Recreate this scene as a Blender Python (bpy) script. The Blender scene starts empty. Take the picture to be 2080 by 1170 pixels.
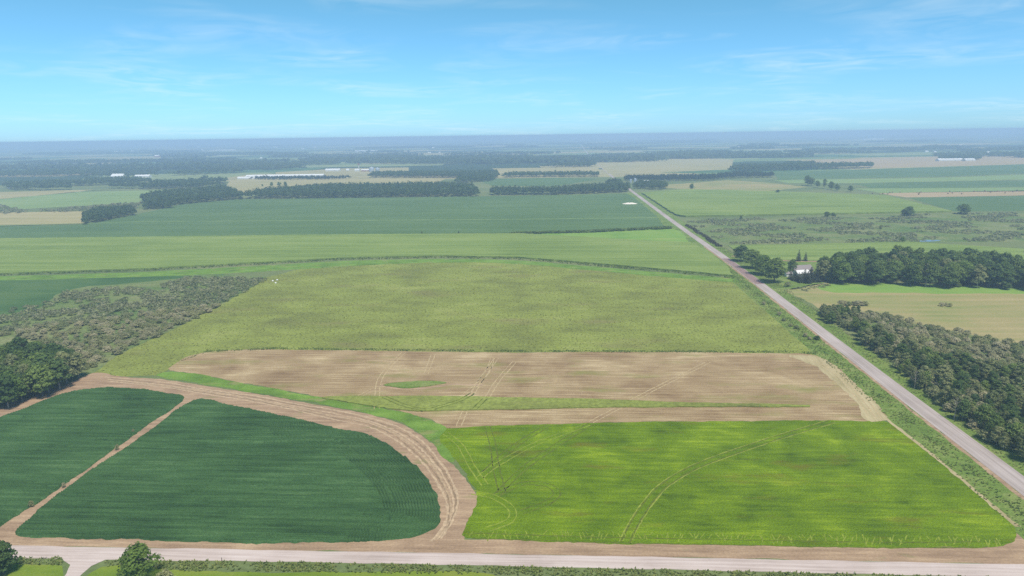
import bpy, math, random
import numpy as np
from mathutils import Vector, Matrix

random.seed(7)
rng = np.random.default_rng(11)
R_ = math.radians
scene = bpy.context.scene
C = scene.collection

# ------------------------------------------------------------------ camera
CAM_H, PITCH, ROLL, FPX = 115.0, R_(12.6), R_(-0.8), 1387.0
cam_d = bpy.data.cameras.new('camera')
cam_d.sensor_width = 36.0
cam_d.lens = 36.0 * FPX / 2080.0
cam_d.clip_start = 1.0
cam_d.clip_end = 200000.0
cam = bpy.data.objects.new('camera', cam_d)
C.objects.link(cam)
CAM_R = Matrix.Rotation(math.pi / 2 - PITCH, 3, 'X') @ Matrix.Rotation(ROLL, 3, 'Z')
cam.matrix_world = Matrix.Translation((0, 0, CAM_H)) @ CAM_R.to_4x4()
scene.camera = cam

# ------------------------------------------------------------------ sky and sun
SUN_EL, SUN_AZ = R_(61), R_(150)          # azimuth from +Y towards +X
w = bpy.data.worlds.new('World')
scene.world = w
w.use_nodes = True
nt = w.node_tree
nt.nodes.clear()
def wn(t, **k):
    n = nt.nodes.new(t)
    for a, b in k.items(): setattr(n, a, b)
    return n
sky = wn('ShaderNodeTexSky', sky_type='NISHITA', sun_disc=False, sun_elevation=SUN_EL,
         sun_rotation=SUN_AZ, altitude=300.0, air_density=1.0, dust_density=0.3, ozone_density=3.0)
tint = wn('ShaderNodeMix', data_type='RGBA', blend_type='MULTIPLY')
tint.inputs[0].default_value = 1.0
tint.inputs[7].default_value = (0.62, 0.92, 1.12, 1)
tc = wn('ShaderNodeTexCoord')
sep = wn('ShaderNodeSeparateXYZ')
zadd = wn('ShaderNodeMath', operation='ADD'); zadd.inputs[1].default_value = 0.07
zmax = wn('ShaderNodeMath', operation='MAXIMUM'); zmax.inputs[1].default_value = 0.02
dx = wn('ShaderNodeMath', operation='DIVIDE'); dy = wn('ShaderNodeMath', operation='DIVIDE')
comb = wn('ShaderNodeCombineXYZ')
n1 = wn('ShaderNodeTexNoise'); n1.inputs['Scale'].default_value = 0.55; n1.inputs['Detail'].default_value = 3; n1.inputs['Distortion'].default_value = 0.6
n2 = wn('ShaderNodeTexNoise'); n2.inputs['Scale'].default_value = 1.6; n2.inputs['Detail'].default_value = 7; n2.inputs['Roughness'].default_value = 0.55; n2.inputs['Distortion'].default_value = 1.6
r1 = wn('ShaderNodeMapRange'); r1.inputs[1].default_value = 0.46; r1.inputs[2].default_value = 0.74
r2 = wn('ShaderNodeMapRange'); r2.inputs[1].default_value = 0.36; r2.inputs[2].default_value = 0.80
mul = wn('ShaderNodeMath', operation='MULTIPLY')
amt = wn('ShaderNodeMath', operation='MULTIPLY'); amt.inputs[1].default_value = 0.55
cl = wn('ShaderNodeMix', data_type='RGBA')
cl.inputs[7].default_value = (6.2, 7.1, 7.4, 1)
bg = wn('ShaderNodeBackground'); bg.inputs['Strength'].default_value = 0.11
out = wn('ShaderNodeOutputWorld')
L = nt.links.new
L(tc.outputs['Generated'], sep.inputs[0])
L(sep.outputs['Z'], zadd.inputs[0]); L(zadd.outputs[0], zmax.inputs[0])
L(sep.outputs['X'], dx.inputs[0]); L(zmax.outputs[0], dx.inputs[1])
L(sep.outputs['Y'], dy.inputs[0]); L(zmax.outputs[0], dy.inputs[1])
L(dx.outputs[0], comb.inputs['X']); L(dy.outputs[0], comb.inputs['Y'])
L(comb.outputs[0], n1.inputs['Vector']); L(comb.outputs[0], n2.inputs['Vector'])
L(n1.outputs['Fac'], r1.inputs[0]); L(n2.outputs['Fac'], r2.inputs[0])
L(r1.outputs[0], mul.inputs[0]); L(r2.outputs[0], mul.inputs[1]); L(mul.outputs[0], amt.inputs[0])
elr = wn('ShaderNodeMapRange'); elr.inputs[1].default_value = 0.0; elr.inputs[2].default_value = 0.22
tcol = wn('ShaderNodeMix', data_type='RGBA'); tcol.inputs[6].default_value = (0.44, 0.79, 1.28, 1); tcol.inputs[7].default_value = (0.50, 0.87, 0.83, 1)
L(sep.outputs['Z'], elr.inputs[0]); L(elr.outputs[0], tcol.inputs[0]); L(tcol.outputs[2], tint.inputs[7])
L(sky.outputs[0], tint.inputs[6]); L(tint.outputs[2], cl.inputs[6]); L(amt.outputs[0], cl.inputs[0])
L(cl.outputs[2], bg.inputs['Color']); L(bg.outputs[0], out.inputs[0])

sun_d = bpy.data.lights.new('sun', 'SUN')
sun_d.energy = 4.3
sun_d.angle = R_(12)
sun_d.color = (1.0, 0.92, 0.80)
sun = bpy.data.objects.new('sun', sun_d)
C.objects.link(sun)
sdir = Vector((math.sin(SUN_AZ) * math.cos(SUN_EL), math.cos(SUN_AZ) * math.cos(SUN_EL), math.sin(SUN_EL)))
sun.rotation_euler = sdir.to_track_quat('Z', 'Y').to_euler()
sun.location = (0, 0, 400)

vs = scene.view_settings
vs.view_transform = 'Standard'; vs.look = 'None'; vs.exposure = 0.4; vs.gamma = 1.0; vs.use_curve_mapping = False
cy = scene.cycles
cy.max_bounces = 8; cy.diffuse_bounces = 4; cy.glossy_bounces = 1; cy.transmission_bounces = 4
cy.volume_bounces = 2; cy.transparent_max_bounces = 4
cy.use_denoising = False
cy.use_adaptive_sampling = False
scene.render.filter_size = 1.25
try: cy.denoiser = 'OPENIMAGEDENOISE'
except Exception: pass

# ------------------------------------------------------------------ pixel -> ground
CR = np.array(CAM_R)
def P(x, y, z=0.0):
    v = CR @ np.array([(x - 1040) / FPX, -(y - 585) / FPX, -1.0])
    t = (z - CAM_H) / v[2]
    return np.array([t * v[0], t * v[1], z])
def PX(pts): return [tuple(P(x, y)[:2]) for x, y in pts]
def mpp(x, y):                                   # metres per photo pixel at that ground point
    p = P(x, y) - np.array([0, 0, CAM_H])
    fw = CR @ np.array([0, 0, -1.0])
    return float(p @ fw) / FPX
E1 = np.array([1.0, -0.058]); E1 /= np.linalg.norm(E1)   # along the near road / crop rows
ROWANG = math.atan2(E1[1], E1[0])

ALBEDO = 0.78                      # colours below are read off the exposed picture; surfaces reflect less
def lin(c):
    return tuple(ALBEDO * ((v / 255 / 12.92) if v / 255 <= 0.04045 else ((v / 255 + 0.055) / 1.055) ** 2.4) for v in c) + (1.0,)

# ------------------------------------------------------------------ outlines
def smooth(pts, closed=True, step=4.0):
    P0 = [np.array(p, float) for p in pts]
    n = len(P0); outp = []
    rngi = range(n) if closed else range(n - 1)
    for i in rngi:
        if closed: a, b, c, d = P0[i - 1], P0[i], P0[(i + 1) % n], P0[(i + 2) % n]
        else: a, b, c, d = P0[max(i - 1, 0)], P0[i], P0[i + 1], P0[min(i + 2, n - 1)]
        k = max(1, int(np.linalg.norm(c - b) / step))
        # centripetal-ish limit so long/short neighbours do not overshoot
        l1 = np.linalg.norm(c - b)
        m1 = (c - a); m2 = (d - b)
        if np.linalg.norm(m1) > 0: m1 = m1 / np.linalg.norm(m1) * min(np.linalg.norm(m1) / 2, l1)
        if np.linalg.norm(m2) > 0: m2 = m2 / np.linalg.norm(m2) * min(np.linalg.norm(m2) / 2, l1)
        for j in range(k):
            t = j / k
            h00 = 2*t**3 - 3*t**2 + 1; h10 = t**3 - 2*t**2 + t; h01 = -2*t**3 + 3*t**2; h11 = t**3 - t**2
            outp.append(h00 * b + h10 * m1 + h01 * c + h11 * m2)
    if not closed: outp.append(P0[-1])
    return [tuple(p) for p in outp]
def straight(pts, closed=True, step=6.0):
    o = []; n = len(pts)
    for i in range(n if closed else n - 1):
        a, b = np.array(pts[i]), np.array(pts[(i + 1) % n])
        k = max(1, int(np.linalg.norm(b - a) / step))
        for j in range(k): o.append(tuple(a + (b - a) * j / k))
    if not closed: o.append(tuple(pts[-1]))
    return o
def jit(pts, a):
    n = len(pts); q = np.array(pts); seg = np.linalg.norm(np.diff(q, axis=0, append=q[:1]), axis=1); sarc = np.cumsum(seg); tot = sarc[-1]
    off = np.zeros((n, 2))
    for wl in (60, 25, 11, 5):
        k = max(1, round(tot / wl))
        for d in (0, 1): off[:, d] += a * min(1.6, wl / 14) * 0.7 * np.sin(2 * math.pi * k * sarc / tot + random.uniform(0, 6.28)) * random.uniform(.4, 1)
    pts = [tuple(p) for p in q + off]
    return [(x + random.uniform(-a, a), y + random.uniform(-a, a)) for x, y in pts]
def in_poly(X, Y, poly):
    ins = np.zeros(X.shape, bool); n = len(poly)
    for i in range(n):
        x1, y1 = poly[i]; x2, y2 = poly[(i + 1) % n]
        if y1 == y2: continue
        c = ((Y < y1) != (Y < y2)) & (X < (x2 - x1) * (Y - y1) / (y2 - y1) + x1)
        ins ^= c
    return ins
def dist_line(X, Y, pl):
    d = np.full(X.shape, 1e9)
    for (x1, y1), (x2, y2) in zip(pl[:-1], pl[1:]):
        ax, ay = x2 - x1, y2 - y1; q = ax * ax + ay * ay
        if q == 0: continue
        t = np.clip(((X - x1) * ax + (Y - y1) * ay) / q, 0, 1)
        d = np.minimum(d, np.hypot(X - x1 - t * ax, Y - y1 - t * ay))
    return d
def scatter(poly, spacing, jitter=0.45):
    xs = [p[0] for p in poly]; ys = [p[1] for p in poly]
    gx, gy = np.meshgrid(np.arange(min(xs), max(xs), spacing), np.arange(min(ys), max(ys), spacing))
    gx = gx.ravel() + rng.uniform(-jitter, jitter, gx.size) * spacing
    gy = gy.ravel() + rng.uniform(-jitter, jitter, gy.size) * spacing
    m = in_poly(gx, gy, poly)
    return np.stack([gx[m], gy[m]], 1)

# ------------------------------------------------------------------ mesh helpers
def mesh_np(name, V, F, smooth_f=False):
    V = np.asarray(V, np.float32); F = np.asarray(F, np.int32)
    me = bpy.data.meshes.new(name); k = F.shape[1]
    me.vertices.add(len(V)); me.vertices.foreach_set('co', V.ravel())
    me.loops.add(F.size); me.loops.foreach_set('vertex_index', F.ravel())
    me.polygons.add(len(F)); me.polygons.foreach_set('loop_start', np.arange(0, F.size, k, dtype=np.int32))
    me.polygons.foreach_set('loop_total', np.full(len(F), k, np.int32))
    me.polygons.foreach_set('use_smooth', np.full(len(F), smooth_f, bool))
    me.update(calc_edges=True); me.validate()
    return me
def link(name, me, mat=None, parent=None, kind=None, label=None, cat=None, group=None):
    o = bpy.data.objects.new(name, me); C.objects.link(o)
    if mat is not None and me is not None and not me.materials: me.materials.append(mat)
    if parent is not None: o.parent = parent
    if kind: o['kind'] = kind
    if label: o['label'] = label
    if cat: o['category'] = cat
    if group: o['group'] = group
    return o
def sheet(name, poly, z, mat, kind='structure', label=None, h=0.0, parent=None):
    """flat ground sheet from an outline; with h > 0 a standing crop with side walls"""
    import bmesh
    bm = bmesh.new()
    vs_ = [bm.verts.new((x, y, z + h)) for x, y in poly]
    f = bm.faces.new(vs_)
    if f.normal.z == 0: f.normal_update()
    bm.normal_update()
    if f.normal.z < 0: f.normal_flip()
    if h > 0:
        lo = [bm.verts.new((x, y, z)) for x, y in poly]
        n = len(poly)
        for i in range(n):
            j = (i + 1) % n
            bm.faces.new((vs_[i], vs_[j], lo[j], lo[i]))
    bmesh.ops.triangulate(bm, faces=[q for q in bm.faces if len(q.verts) > 4])
    bmesh.ops.recalc_face_normals(bm, faces=bm.faces) if h > 0 else None
    me = bpy.data.meshes.new(name); bm.to_mesh(me); bm.free()
    return link(name, me, mat, parent, kind, label)
def ribbon(name, line, width, z, mat, kind='structure', label=None, parent=None, wj=0.0):
    pl = np.array(line); t = np.gradient(pl, axis=0); t /= np.linalg.norm(t, axis=1)[:, None] + 1e-9
    nrm = np.stack([-t[:, 1], t[:, 0]], 1)
    wd = np.broadcast_to(np.asarray(width, float), (len(pl),))
    a = pl + nrm * (wd / 2 + rng.uniform(-wj, wj, len(pl)))[:, None]
    b = pl - nrm * (wd / 2 + rng.uniform(-wj, wj, len(pl)))[:, None]
    V = np.zeros((len(pl) * 2, 3)); V[0::2, :2] = b; V[1::2, :2] = a; V[:, 2] = z
    i = np.arange(len(pl) - 1) * 2
    return link(name, mesh_np(name, V, np.stack([i, i + 2, i + 3, i + 1], 1)), mat, parent, kind, label)
def tracks(line_px, mat, z, parent, sep=2.1, width=0.55, step=1.6):
    width *= 0.72
    pl = np.array(smooth(PX(line_px), False, step)); t = np.gradient(pl, axis=0); t /= np.linalg.norm(t, axis=1)[:, None]
    n = np.stack([-t[:, 1], t[:, 0]], 1)
    for s in (-1, 1):
        ribbon('wheel_track', pl + n * s * sep / 2, width, z + (0.002 if s > 0 else 0), mat, None, None, parent, wj=0.17)

# ------------------------------------------------------------------ materials
def nodes(name):
    m = bpy.data.materials.new(name); m.use_nodes = True
    t = m.node_tree; t.nodes.clear()
    return m, t
def field_mat(name, cols, patch=0.02, streak=(0.012, 0.35), streak_amt=0.5, fine=1.2, fine_amt=0.35, bump=0.25,
              ang=ROWANG, rough=0.95, rows=None, spots=None, spot_scale=0.3, spot_lim=(0.62, 0.7)):
    """ground cover: large patches between cols, streaks along the rows, fine grain and relief"""
    m, t = nodes(name); N = t.nodes.new; Lk = t.links.new
    geo = N('ShaderNodeNewGeometry')
    mp = N('ShaderNodeMapping'); mp.inputs['Rotation'].default_value = (0, 0, -ang); Lk(geo.outputs['Position'], mp.inputs[0])
    def noise(scale, detail, rough_=0.55, vec=None, dist=0.0):
        n = N('ShaderNodeTexNoise'); n.inputs['Scale'].default_value = scale; n.inputs['Detail'].default_value = detail
        n.inputs['Roughness'].default_value = rough_; n.inputs['Distortion'].default_value = dist
        Lk(vec or mp.outputs[0], n.inputs['Vector']); return n
    def rng_(src, a, b, c=0.0, d=1.0):
        r = N('ShaderNodeMapRange'); r.inputs[1].default_value = a; r.inputs[2].default_value = b
        r.inputs[3].default_value = c; r.inputs[4].default_value = d; Lk(src, r.inputs[0]); return r.outputs[0]
    st = N('ShaderNodeVectorMath'); st.operation = 'MULTIPLY'; st.inputs[1].default_value = (streak[0], streak[1], 1)
    Lk(mp.outputs[0], st.inputs[0])
    big = noise(patch, 5, 0.6, dist=0.4).outputs['Fac']
    stk = noise(1.0, 5, 0.6, st.outputs[0]).outputs['Fac']
    mixf = N('ShaderNodeMix'); mixf.data_type = 'FLOAT'; mixf.inputs[0].default_value = streak_amt
    Lk(rng_(big, 0.34, 0.66), mixf.inputs[2]); Lk(rng_(stk, 0.35, 0.65), mixf.inputs[3])
    ramp = N('ShaderNodeValToRGB'); e = ramp.color_ramp.elements
    k = len(cols)
    while len(e) < k: e.new(0.5)
    for i, c in enumerate(cols): e[i].position = i / max(k - 1, 1); e[i].color = lin(c)
    Lk(mixf.outputs[0], ramp.inputs[0])
    col = ramp.outputs[0]
    f1 = noise(fine, 6, 0.65).outputs['Fac']
    if rows:
        wv = N('ShaderNodeTexWave'); wv.bands_direction = 'Y'; wv.inputs['Scale'].default_value = rows * 0.05 * 2 * math.pi / 6.2832
        wv.inputs['Scale'].default_value = 0.314 / rows; wv.inputs['Distortion'].default_value = 1.2; wv.inputs['Detail'].default_value = 2
        Lk(mp.outputs[0], wv.inputs['Vector'])
        rr = rng_(wv.outputs['Fac'], 0, 1, 0.84, 1.1)
        mm = N('ShaderNodeVectorMath'); mm.operation = 'SCALE'; Lk(col, mm.inputs[0]); Lk(rr, mm.inputs[3]); col = mm.outputs[0]
    vv = N('ShaderNodeVectorMath'); vv.operation = 'SCALE'; Lk(col, vv.inputs[0]); Lk(rng_(f1, 0.25, 0.75, 1 - fine_amt, 1 + fine_amt), vv.inputs[3])
    col = vv.outputs[0]
    if spots:
        sv = N('ShaderNodeVectorMath'); sv.operation = 'MULTIPLY'; sv.inputs[1].default_value = (0.55, 1.5, 1); Lk(mp.outputs[0], sv.inputs[0])
        sp = noise(spot_scale, 5, 0.62, sv.outputs[0]).outputs['Fac']
        mx = N('ShaderNodeMix'); mx.data_type = 'RGBA'; Lk(rng_(sp, spot_lim[0], spot_lim[1]), mx.inputs[0]); Lk(col, mx.inputs[6])
        mx.inputs[7].default_value = lin(spots); col = mx.outputs[2]
    b = N('ShaderNodeBsdfPrincipled'); b.inputs['Roughness'].default_value = rough; b.inputs['Specular IOR Level'].default_value = 0.1
    Lk(col, b.inputs['Base Color'])
    if bump > 0:
        bp = N('ShaderNodeBump'); bp.inputs['Strength'].default_value = 0.9; bp.inputs['Distance'].default_value = bump
        Lk(f1, bp.inputs['Height']); Lk(bp.outputs[0], b.inputs['Normal'])
    o = N('ShaderNodeOutputMaterial'); Lk(b.outputs[0], o.inputs[0])
    return m
def leaf_mat(name, c1, c2, var=0.25, attr=False, trans=0.5):
    m, t = nodes(name); N = t.nodes.new; Lk = t.links.new
    if attr:
        a = N('ShaderNodeAttribute'); a.attribute_name = 'tint'; rnd = a.outputs['Fac']
    else:
        oi = N('ShaderNodeObjectInfo'); rnd = oi.outputs['Random']
    geo = N('ShaderNodeNewGeometry')
    n = N('ShaderNodeTexNoise'); n.inputs['Scale'].default_value = 0.45; n.inputs['Detail'].default_value = 3
    Lk(geo.outputs['Position'], n.inputs['Vector'])
    mix = N('ShaderNodeMix'); mix.data_type = 'RGBA'; mix.inputs[6].default_value = lin(c1); mix.inputs[7].default_value = lin(c2)
    ad = N('ShaderNodeMath'); ad.operation = 'MULTIPLY_ADD'; ad.inputs[1].default_value = 0.7; Lk(n.outputs['Fac'], ad.inputs[0])
    sb = N('ShaderNodeMath'); sb.operation = 'MULTIPLY_ADD'; sb.inputs[1].default_value = 0.75; sb.inputs[2].default_value = -0.22; Lk(rnd, sb.inputs[0]); Lk(sb.outputs[0], ad.inputs[2])
    Lk(ad.outputs[0], mix.inputs[0])
    ir = N('ShaderNodeMapRange'); ir.inputs[3].default_value = 1 - var; ir.inputs[4].default_value = 1 + var
    Lk(geo.outputs['Random Per Island'], ir.inputs[0])
    vs2 = N('ShaderNodeVectorMath'); vs2.operation = 'SCALE'; Lk(mix.outputs[2], vs2.inputs[0]); Lk(ir.outputs[0], vs2.inputs[3])
    b = N('ShaderNodeBsdfPrincipled'); b.inputs['Roughness'].default_value = 0.75; b.inputs['Specular IOR Level'].default_value = 0.2
    Lk(vs2.outputs[0], b.inputs['Base Color'])
    o = N('ShaderNodeOutputMaterial')
    if trans > 0:
        tr = N('ShaderNodeBsdfTranslucent'); Lk(vs2.outputs[0], tr.inputs[0])
        ms = N('ShaderNodeMixShader'); ms.inputs[0].default_value = trans
        Lk(b.outputs[0], ms.inputs[1]); Lk(tr.outputs[0], ms.inputs[2]); Lk(ms.outputs[0], o.inputs[0])
    else: Lk(b.outputs[0], o.inputs[0])
    return m
def plain_mat(name, c, rough=0.7, var=0.12, scale=0.8, metal=0.0):
    m, t = nodes(name); N = t.nodes.new; Lk = t.links.new
    geo = N('ShaderNodeNewGeometry'); n = N('ShaderNodeTexNoise'); n.inputs['Scale'].default_value = scale; n.inputs['Detail'].default_value = 5
    Lk(geo.outputs['Position'], n.inputs['Vector'])
    r = N('ShaderNodeMapRange'); r.inputs[1].default_value = 0.3; r.inputs[2].default_value = 0.7; r.inputs[3].default_value = 1 - var; r.inputs[4].default_value = 1 + var
    Lk(n.outputs['Fac'], r.inputs[0])
    s = N('ShaderNodeVectorMath'); s.operation = 'SCALE'; s.inputs[0].default_value = lin(c)[:3]; Lk(r.outputs[0], s.inputs[3])
    b = N('ShaderNodeBsdfPrincipled'); b.inputs['Roughness'].default_value = rough; b.inputs['Metallic'].default_value = metal; b.inputs['Specular IOR Level'].default_value = 0.3
    Lk(s.outputs[0], b.inputs['Base Color'])
    o = N('ShaderNodeOutputMaterial'); Lk(b.outputs[0], o.inputs[0])
    return m

MT = {}
MT['ground'] = field_mat('ground_cover', [(84, 104, 62), (112, 124, 78), (134, 136, 92)], 0.006, (0.002, 0.02), 0.5, 0.5, 0.3, 0.2)
MT['hay'] = field_mat('green_hay', [(68, 92, 6), (94, 120, 6), (112, 138, 10), (144, 166, 28)], 0.05, (0.06, 0.5), 0.4, 1.9, 0.5, 0.45, spots=(112, 102, 34), spot_scale=0.06, spot_lim=(0.57, 0.76))
MT['stubble'] = field_mat('mown_stubble', [(118, 94, 66), (150, 126, 94), (172, 150, 114), (212, 192, 154)], 0.035, (0.035, 1.1), 0.55, 1.9, 0.4, 0.2, spots=(134, 134, 72), spot_scale=0.045, spot_lim=(0.55, 0.74))
MT['straw'] = field_mat('pale_straw', [(150, 138, 100), (176, 162, 124), (196, 182, 146)], 0.05, (0.05, 0.5), 0.5, 1.6, 0.22, 0.1, ang=ROWANG + R_(82))
MT['dirt'] = field_mat('dry_dirt', [(138, 114, 92), (164, 138, 112), (188, 162, 132)], 0.06, (0.05, 0.6), 0.6, 1.4, 0.22, 0.08, spots=(132, 134, 84), spot_scale=0.09, spot_lim=(0.62, 0.76))
MT['track'] = plain_mat('wheel_mark', (182, 162, 124), 0.95, 0.3, 0.9)
MT['track_g'] = plain_mat('pressed_grass', (128, 142, 40), 0.95, 0.35, 0.8)
MT['track_d'] = plain_mat('bruised_grass', (92, 104, 20), 0.95, 0.35, 0.8)
MT['road'] = field_mat('gravel_road', [(170, 154, 146), (196, 180, 173), (212, 198, 192)], 0.05, (0.03, 1.2), 0.6, 3.0, 0.10, 0.03, ang=ROWANG)
MT['road_n'] = field_mat('gravel_road_far', [(150, 138, 132), (174, 162, 157), (194, 182, 178)], 0.03, (0.02, 1.0), 0.6, 2.5, 0.10, 0.03, ang=R_(86))
MT['road_w'] = plain_mat('wet_gravel', (146, 122, 118), 0.9, 0.15, 0.5)
MT['meadow'] = field_mat('rough_meadow', [(110, 116, 60), (124, 132, 64), (136, 146, 70), (148, 154, 84)], 0.022, (0.03, 0.10), 0.35, 0.6, 0.4, 0.4, spots=(130, 122, 80), spot_scale=0.025, spot_lim=(0.56, 0.78))
MT['grass'] = field_mat('bright_grass', [(84, 112, 44), (108, 140, 54), (130, 160, 70)], 0.06, (0.05, 0.2), 0.4, 1.2, 0.34, 0.25, spots=(150, 142, 96), spot_scale=0.1, spot_lim=(0.56, 0.72))
MT['verge'] = field_mat('verge_grass', [(88, 112, 48), (112, 134, 62), (140, 148, 88)], 0.08, (0.05, 0.3), 0.4, 1.2, 0.38, 0.4)
MT['lawn'] = field_mat('lawn', [(96, 122, 34), (118, 138, 46), (136, 142, 60)], 0.06, (0.05, 0.3), 0.4, 2.0, 0.22, 0.1)
MT['corn'] = field_mat('corn_tops', [(104, 126, 58), (128, 148, 74), (146, 160, 90)], 0.008, (0.006, 0.12), 0.6, 0.9, 0.34, 0.5, rows=3.0)
MT['cornside'] = plain_mat('corn_side', (50, 74, 38), 0.9, 0.4, 0.9)
MT['soy_far'] = field_mat('soybean_canopy', [(80, 106, 60), (90, 116, 68), (102, 126, 78)], 0.006, (0.004, 0.05), 0.5, 0.8, 0.2, 0.2)
MT['soy'] = field_mat('soybean_leaves', [(40, 66, 36), (54, 84, 46), (66, 98, 56), (84, 114, 70)], 0.03, (0.035, 0.55), 0.62, 2.2, 0.4, 0.15, spots=(78, 112, 62), spot_scale=0.04, spot_lim=(0.62, 0.8))
MT['dark_field'] = field_mat('dark_green_field', [(62, 92, 48), (76, 106, 56), (94, 118, 64)], 0.015, (0.01, 0.1), 0.4, 0.9, 0.25, 0.3)
MT['scrubland'] = field_mat('scrub_ground', [(84, 112, 56), (114, 128, 76), (136, 138, 96)], 0.02, (0.02, 0.1), 0.3, 0.5, 0.4, 0.6)
MT['pasture'] = field_mat('dry_pasture', [(116, 132, 72), (146, 146, 92), (162, 150, 104), (176, 162, 118)], 0.012, (0.008, 0.09), 0.5, 0.9, 0.22, 0.25)
MT['green_past'] = field_mat('green_pasture', [(104, 142, 58), (124, 156, 70), (142, 160, 82)], 0.02, (0.01, 0.1), 0.4, 0.9, 0.22, 0.2)
MT['tan'] = field_mat('ripe_grain', [(150, 146, 98), (168, 158, 112), (178, 166, 124)], 0.006, (0.003, 0.05), 0.6, 0.5, 0.15, 0.1)
MT['pinktan'] = field_mat('cut_grain', [(166, 148, 112), (182, 160, 126)], 0.006, (0.003, 0.05), 0.6, 0.5, 0.15, 0.1)
MT['palegreen'] = field_mat('pale_green_crop', [(112, 138, 78), (130, 152, 92), (144, 160, 104)], 0.006, (0.004, 0.06), 0.6, 0.6, 0.18, 0.2)

# ------------------------------------------------------------------ ground
def far_ground_mat():
    """farmland patchwork far off: fields, woods as cells too far away to tell apart"""
    m, t = nodes('farmland'); N = t.nodes.new; Lk = t.links.new
    geo = N('ShaderNodeNewGeometry')
    sc = N('ShaderNodeVectorMath'); sc.operation = 'MULTIPLY'; sc.inputs[1].default_value = (1 / 520, 1 / 340, 0)
    Lk(geo.outputs['Position'], sc.inputs[0])
    v = N('ShaderNodeTexVoronoi'); v.distance = 'CHEBYCHEV'; v.inputs['Scale'].default_value = 1.0; v.inputs['Randomness'].default_value = 0.85
    Lk(sc.outputs[0], v.inputs['Vector'])
    sp = N('ShaderNodeSeparateColor'); Lk(v.outputs['Color'], sp.inputs[0])
    r = N('ShaderNodeValToRGB'); r.color_ramp.interpolation = 'CONSTANT'; e = r.color_ramp.elements
    cs = [(0, (56, 76, 48)), (0.2, (80, 112, 70)), (0.36, (116, 136, 84)), (0.54, (164, 156, 112)), (0.76, (136, 148, 98)), (0.92, (62, 82, 52))]
    while len(e) < len(cs): e.new(0.5)
    for i, (p, c) in enumerate(cs): e[i].position = p; e[i].color = lin(c)
    Lk(sp.outputs['Red'], r.inputs[0])
    n = N('ShaderNodeTexNoise'); n.inputs['Scale'].default_value = 0.02; n.inputs['Detail'].default_value = 8; n.inputs['Roughness'].default_value = 0.7
    Lk(geo.outputs['Position'], n.inputs['Vector'])
    mr = N('ShaderNodeMapRange'); mr.inputs[1].default_value = 0.3; mr.inputs[2].default_value = 0.7; mr.inputs[3].default_value = 0.7; mr.inputs[4].default_value = 1.25
    Lk(n.outputs['Fac'], mr.inputs[0])
    s = N('ShaderNodeVectorMath'); s.operation = 'SCALE'; Lk(r.outputs[0], s.inputs[0]); Lk(mr.outputs[0], s.inputs[3])
    b = N('ShaderNodeBsdfPrincipled'); b.inputs['Roughness'].default_value = 1.0; b.inputs['Specular IOR Level'].default_value = 0.05
    Lk(s.outputs[0], b.inputs['Base Color'])
    o = N('ShaderNodeOutputMaterial'); Lk(b.outputs[0], o.inputs[0])
    return m
g = 75000.0
YF = 1900.0
sheet('ground', [(-g, -3000), (g, -3000), (g, YF), (-g, YF)], 0.0, MT['ground'], label='flat green farmland under the fields')
sheet('far_farmland', [(-g, YF), (g, YF), (g, g), (-g, g)], 0.0, far_ground_mat(), label='distant patchwork of fields and woods reaching the horizon')

# roads -------------------------------------------------------------
def line_at(pts, ext0=0, ext1=0):
    return pts
near_top = PX([(-300, 1103), (0, 1108), (700, 1120), (1400, 1133), (2080, 1147), (2700, 1160)])
near_bot = PX([(2700, 1190), (2080, 1174), (1400, 1158), (700, 1143), (0, 1134), (-300, 1129)])
# the dirt shoulder between the road and the fields lies under everything near
sheet('dirt_shoulder', jit(straight(PX([(-300, 1075), (0, 1078), (60, 1084), (300, 1092), (800, 1092), (1000, 1096), (1400, 1106), (1900, 1112), (2040, 1090), (2075, 1060), (2110, 1075), (2140, 1120), (2400, 1152)]) + [near_top[-1]] + near_top[::-1][1:], True, 4), 0.25), 0.012, MT['dirt'], label='bare dirt shoulder between gravel road and fields')
sheet('road', jit(straight(near_top + near_bot, True, 5), 0.12), 0.05, MT['road'], label='pale gravel road crossing in front of the fields')
RL = [(771.0, 7582), (443, 3941), (336.5, 2654), (279, 1925), (243.5, 1388), (209, 857), (196.0, 628), (188.0, 516), (179.5, 412.6), (173.2, 334), (168.3, 272), (164.4, 218), (158.5, 140), (152, 60)]
RW = [7, 7, 7, 7, 7.2, 7.4, 7.6, 7.8, 8.0, 8.2, 8.4, 8.5, 8.5, 8.5]
rl = smooth(RL, False, 25)
rwid = np.interp([p[1] for p in rl][::-1], [p[1] for p in RL][::-1], RW[::-1])[::-1]
rc = [(p[0] + w_ / 2, p[1]) for p, w_ in zip(rl, rwid)]
ribbon('road', rc, rwid, 0.055, MT['road_n'], label='straight gravel road running away to the horizon')
wet = [p for p in rc if 505 < p[1] < 640]
ribbon('road_patch', wet, 6.6, 0.062, MT['road_w'], label='darker damp stretch of gravel beside the farmyard')
def road_x(Y, side=0.0):
    ys = [p[1] for p in RL][::-1]; xs = [p[0] for p in RL][::-1]
    return float(np.interp(Y, ys, xs)) + side
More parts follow.
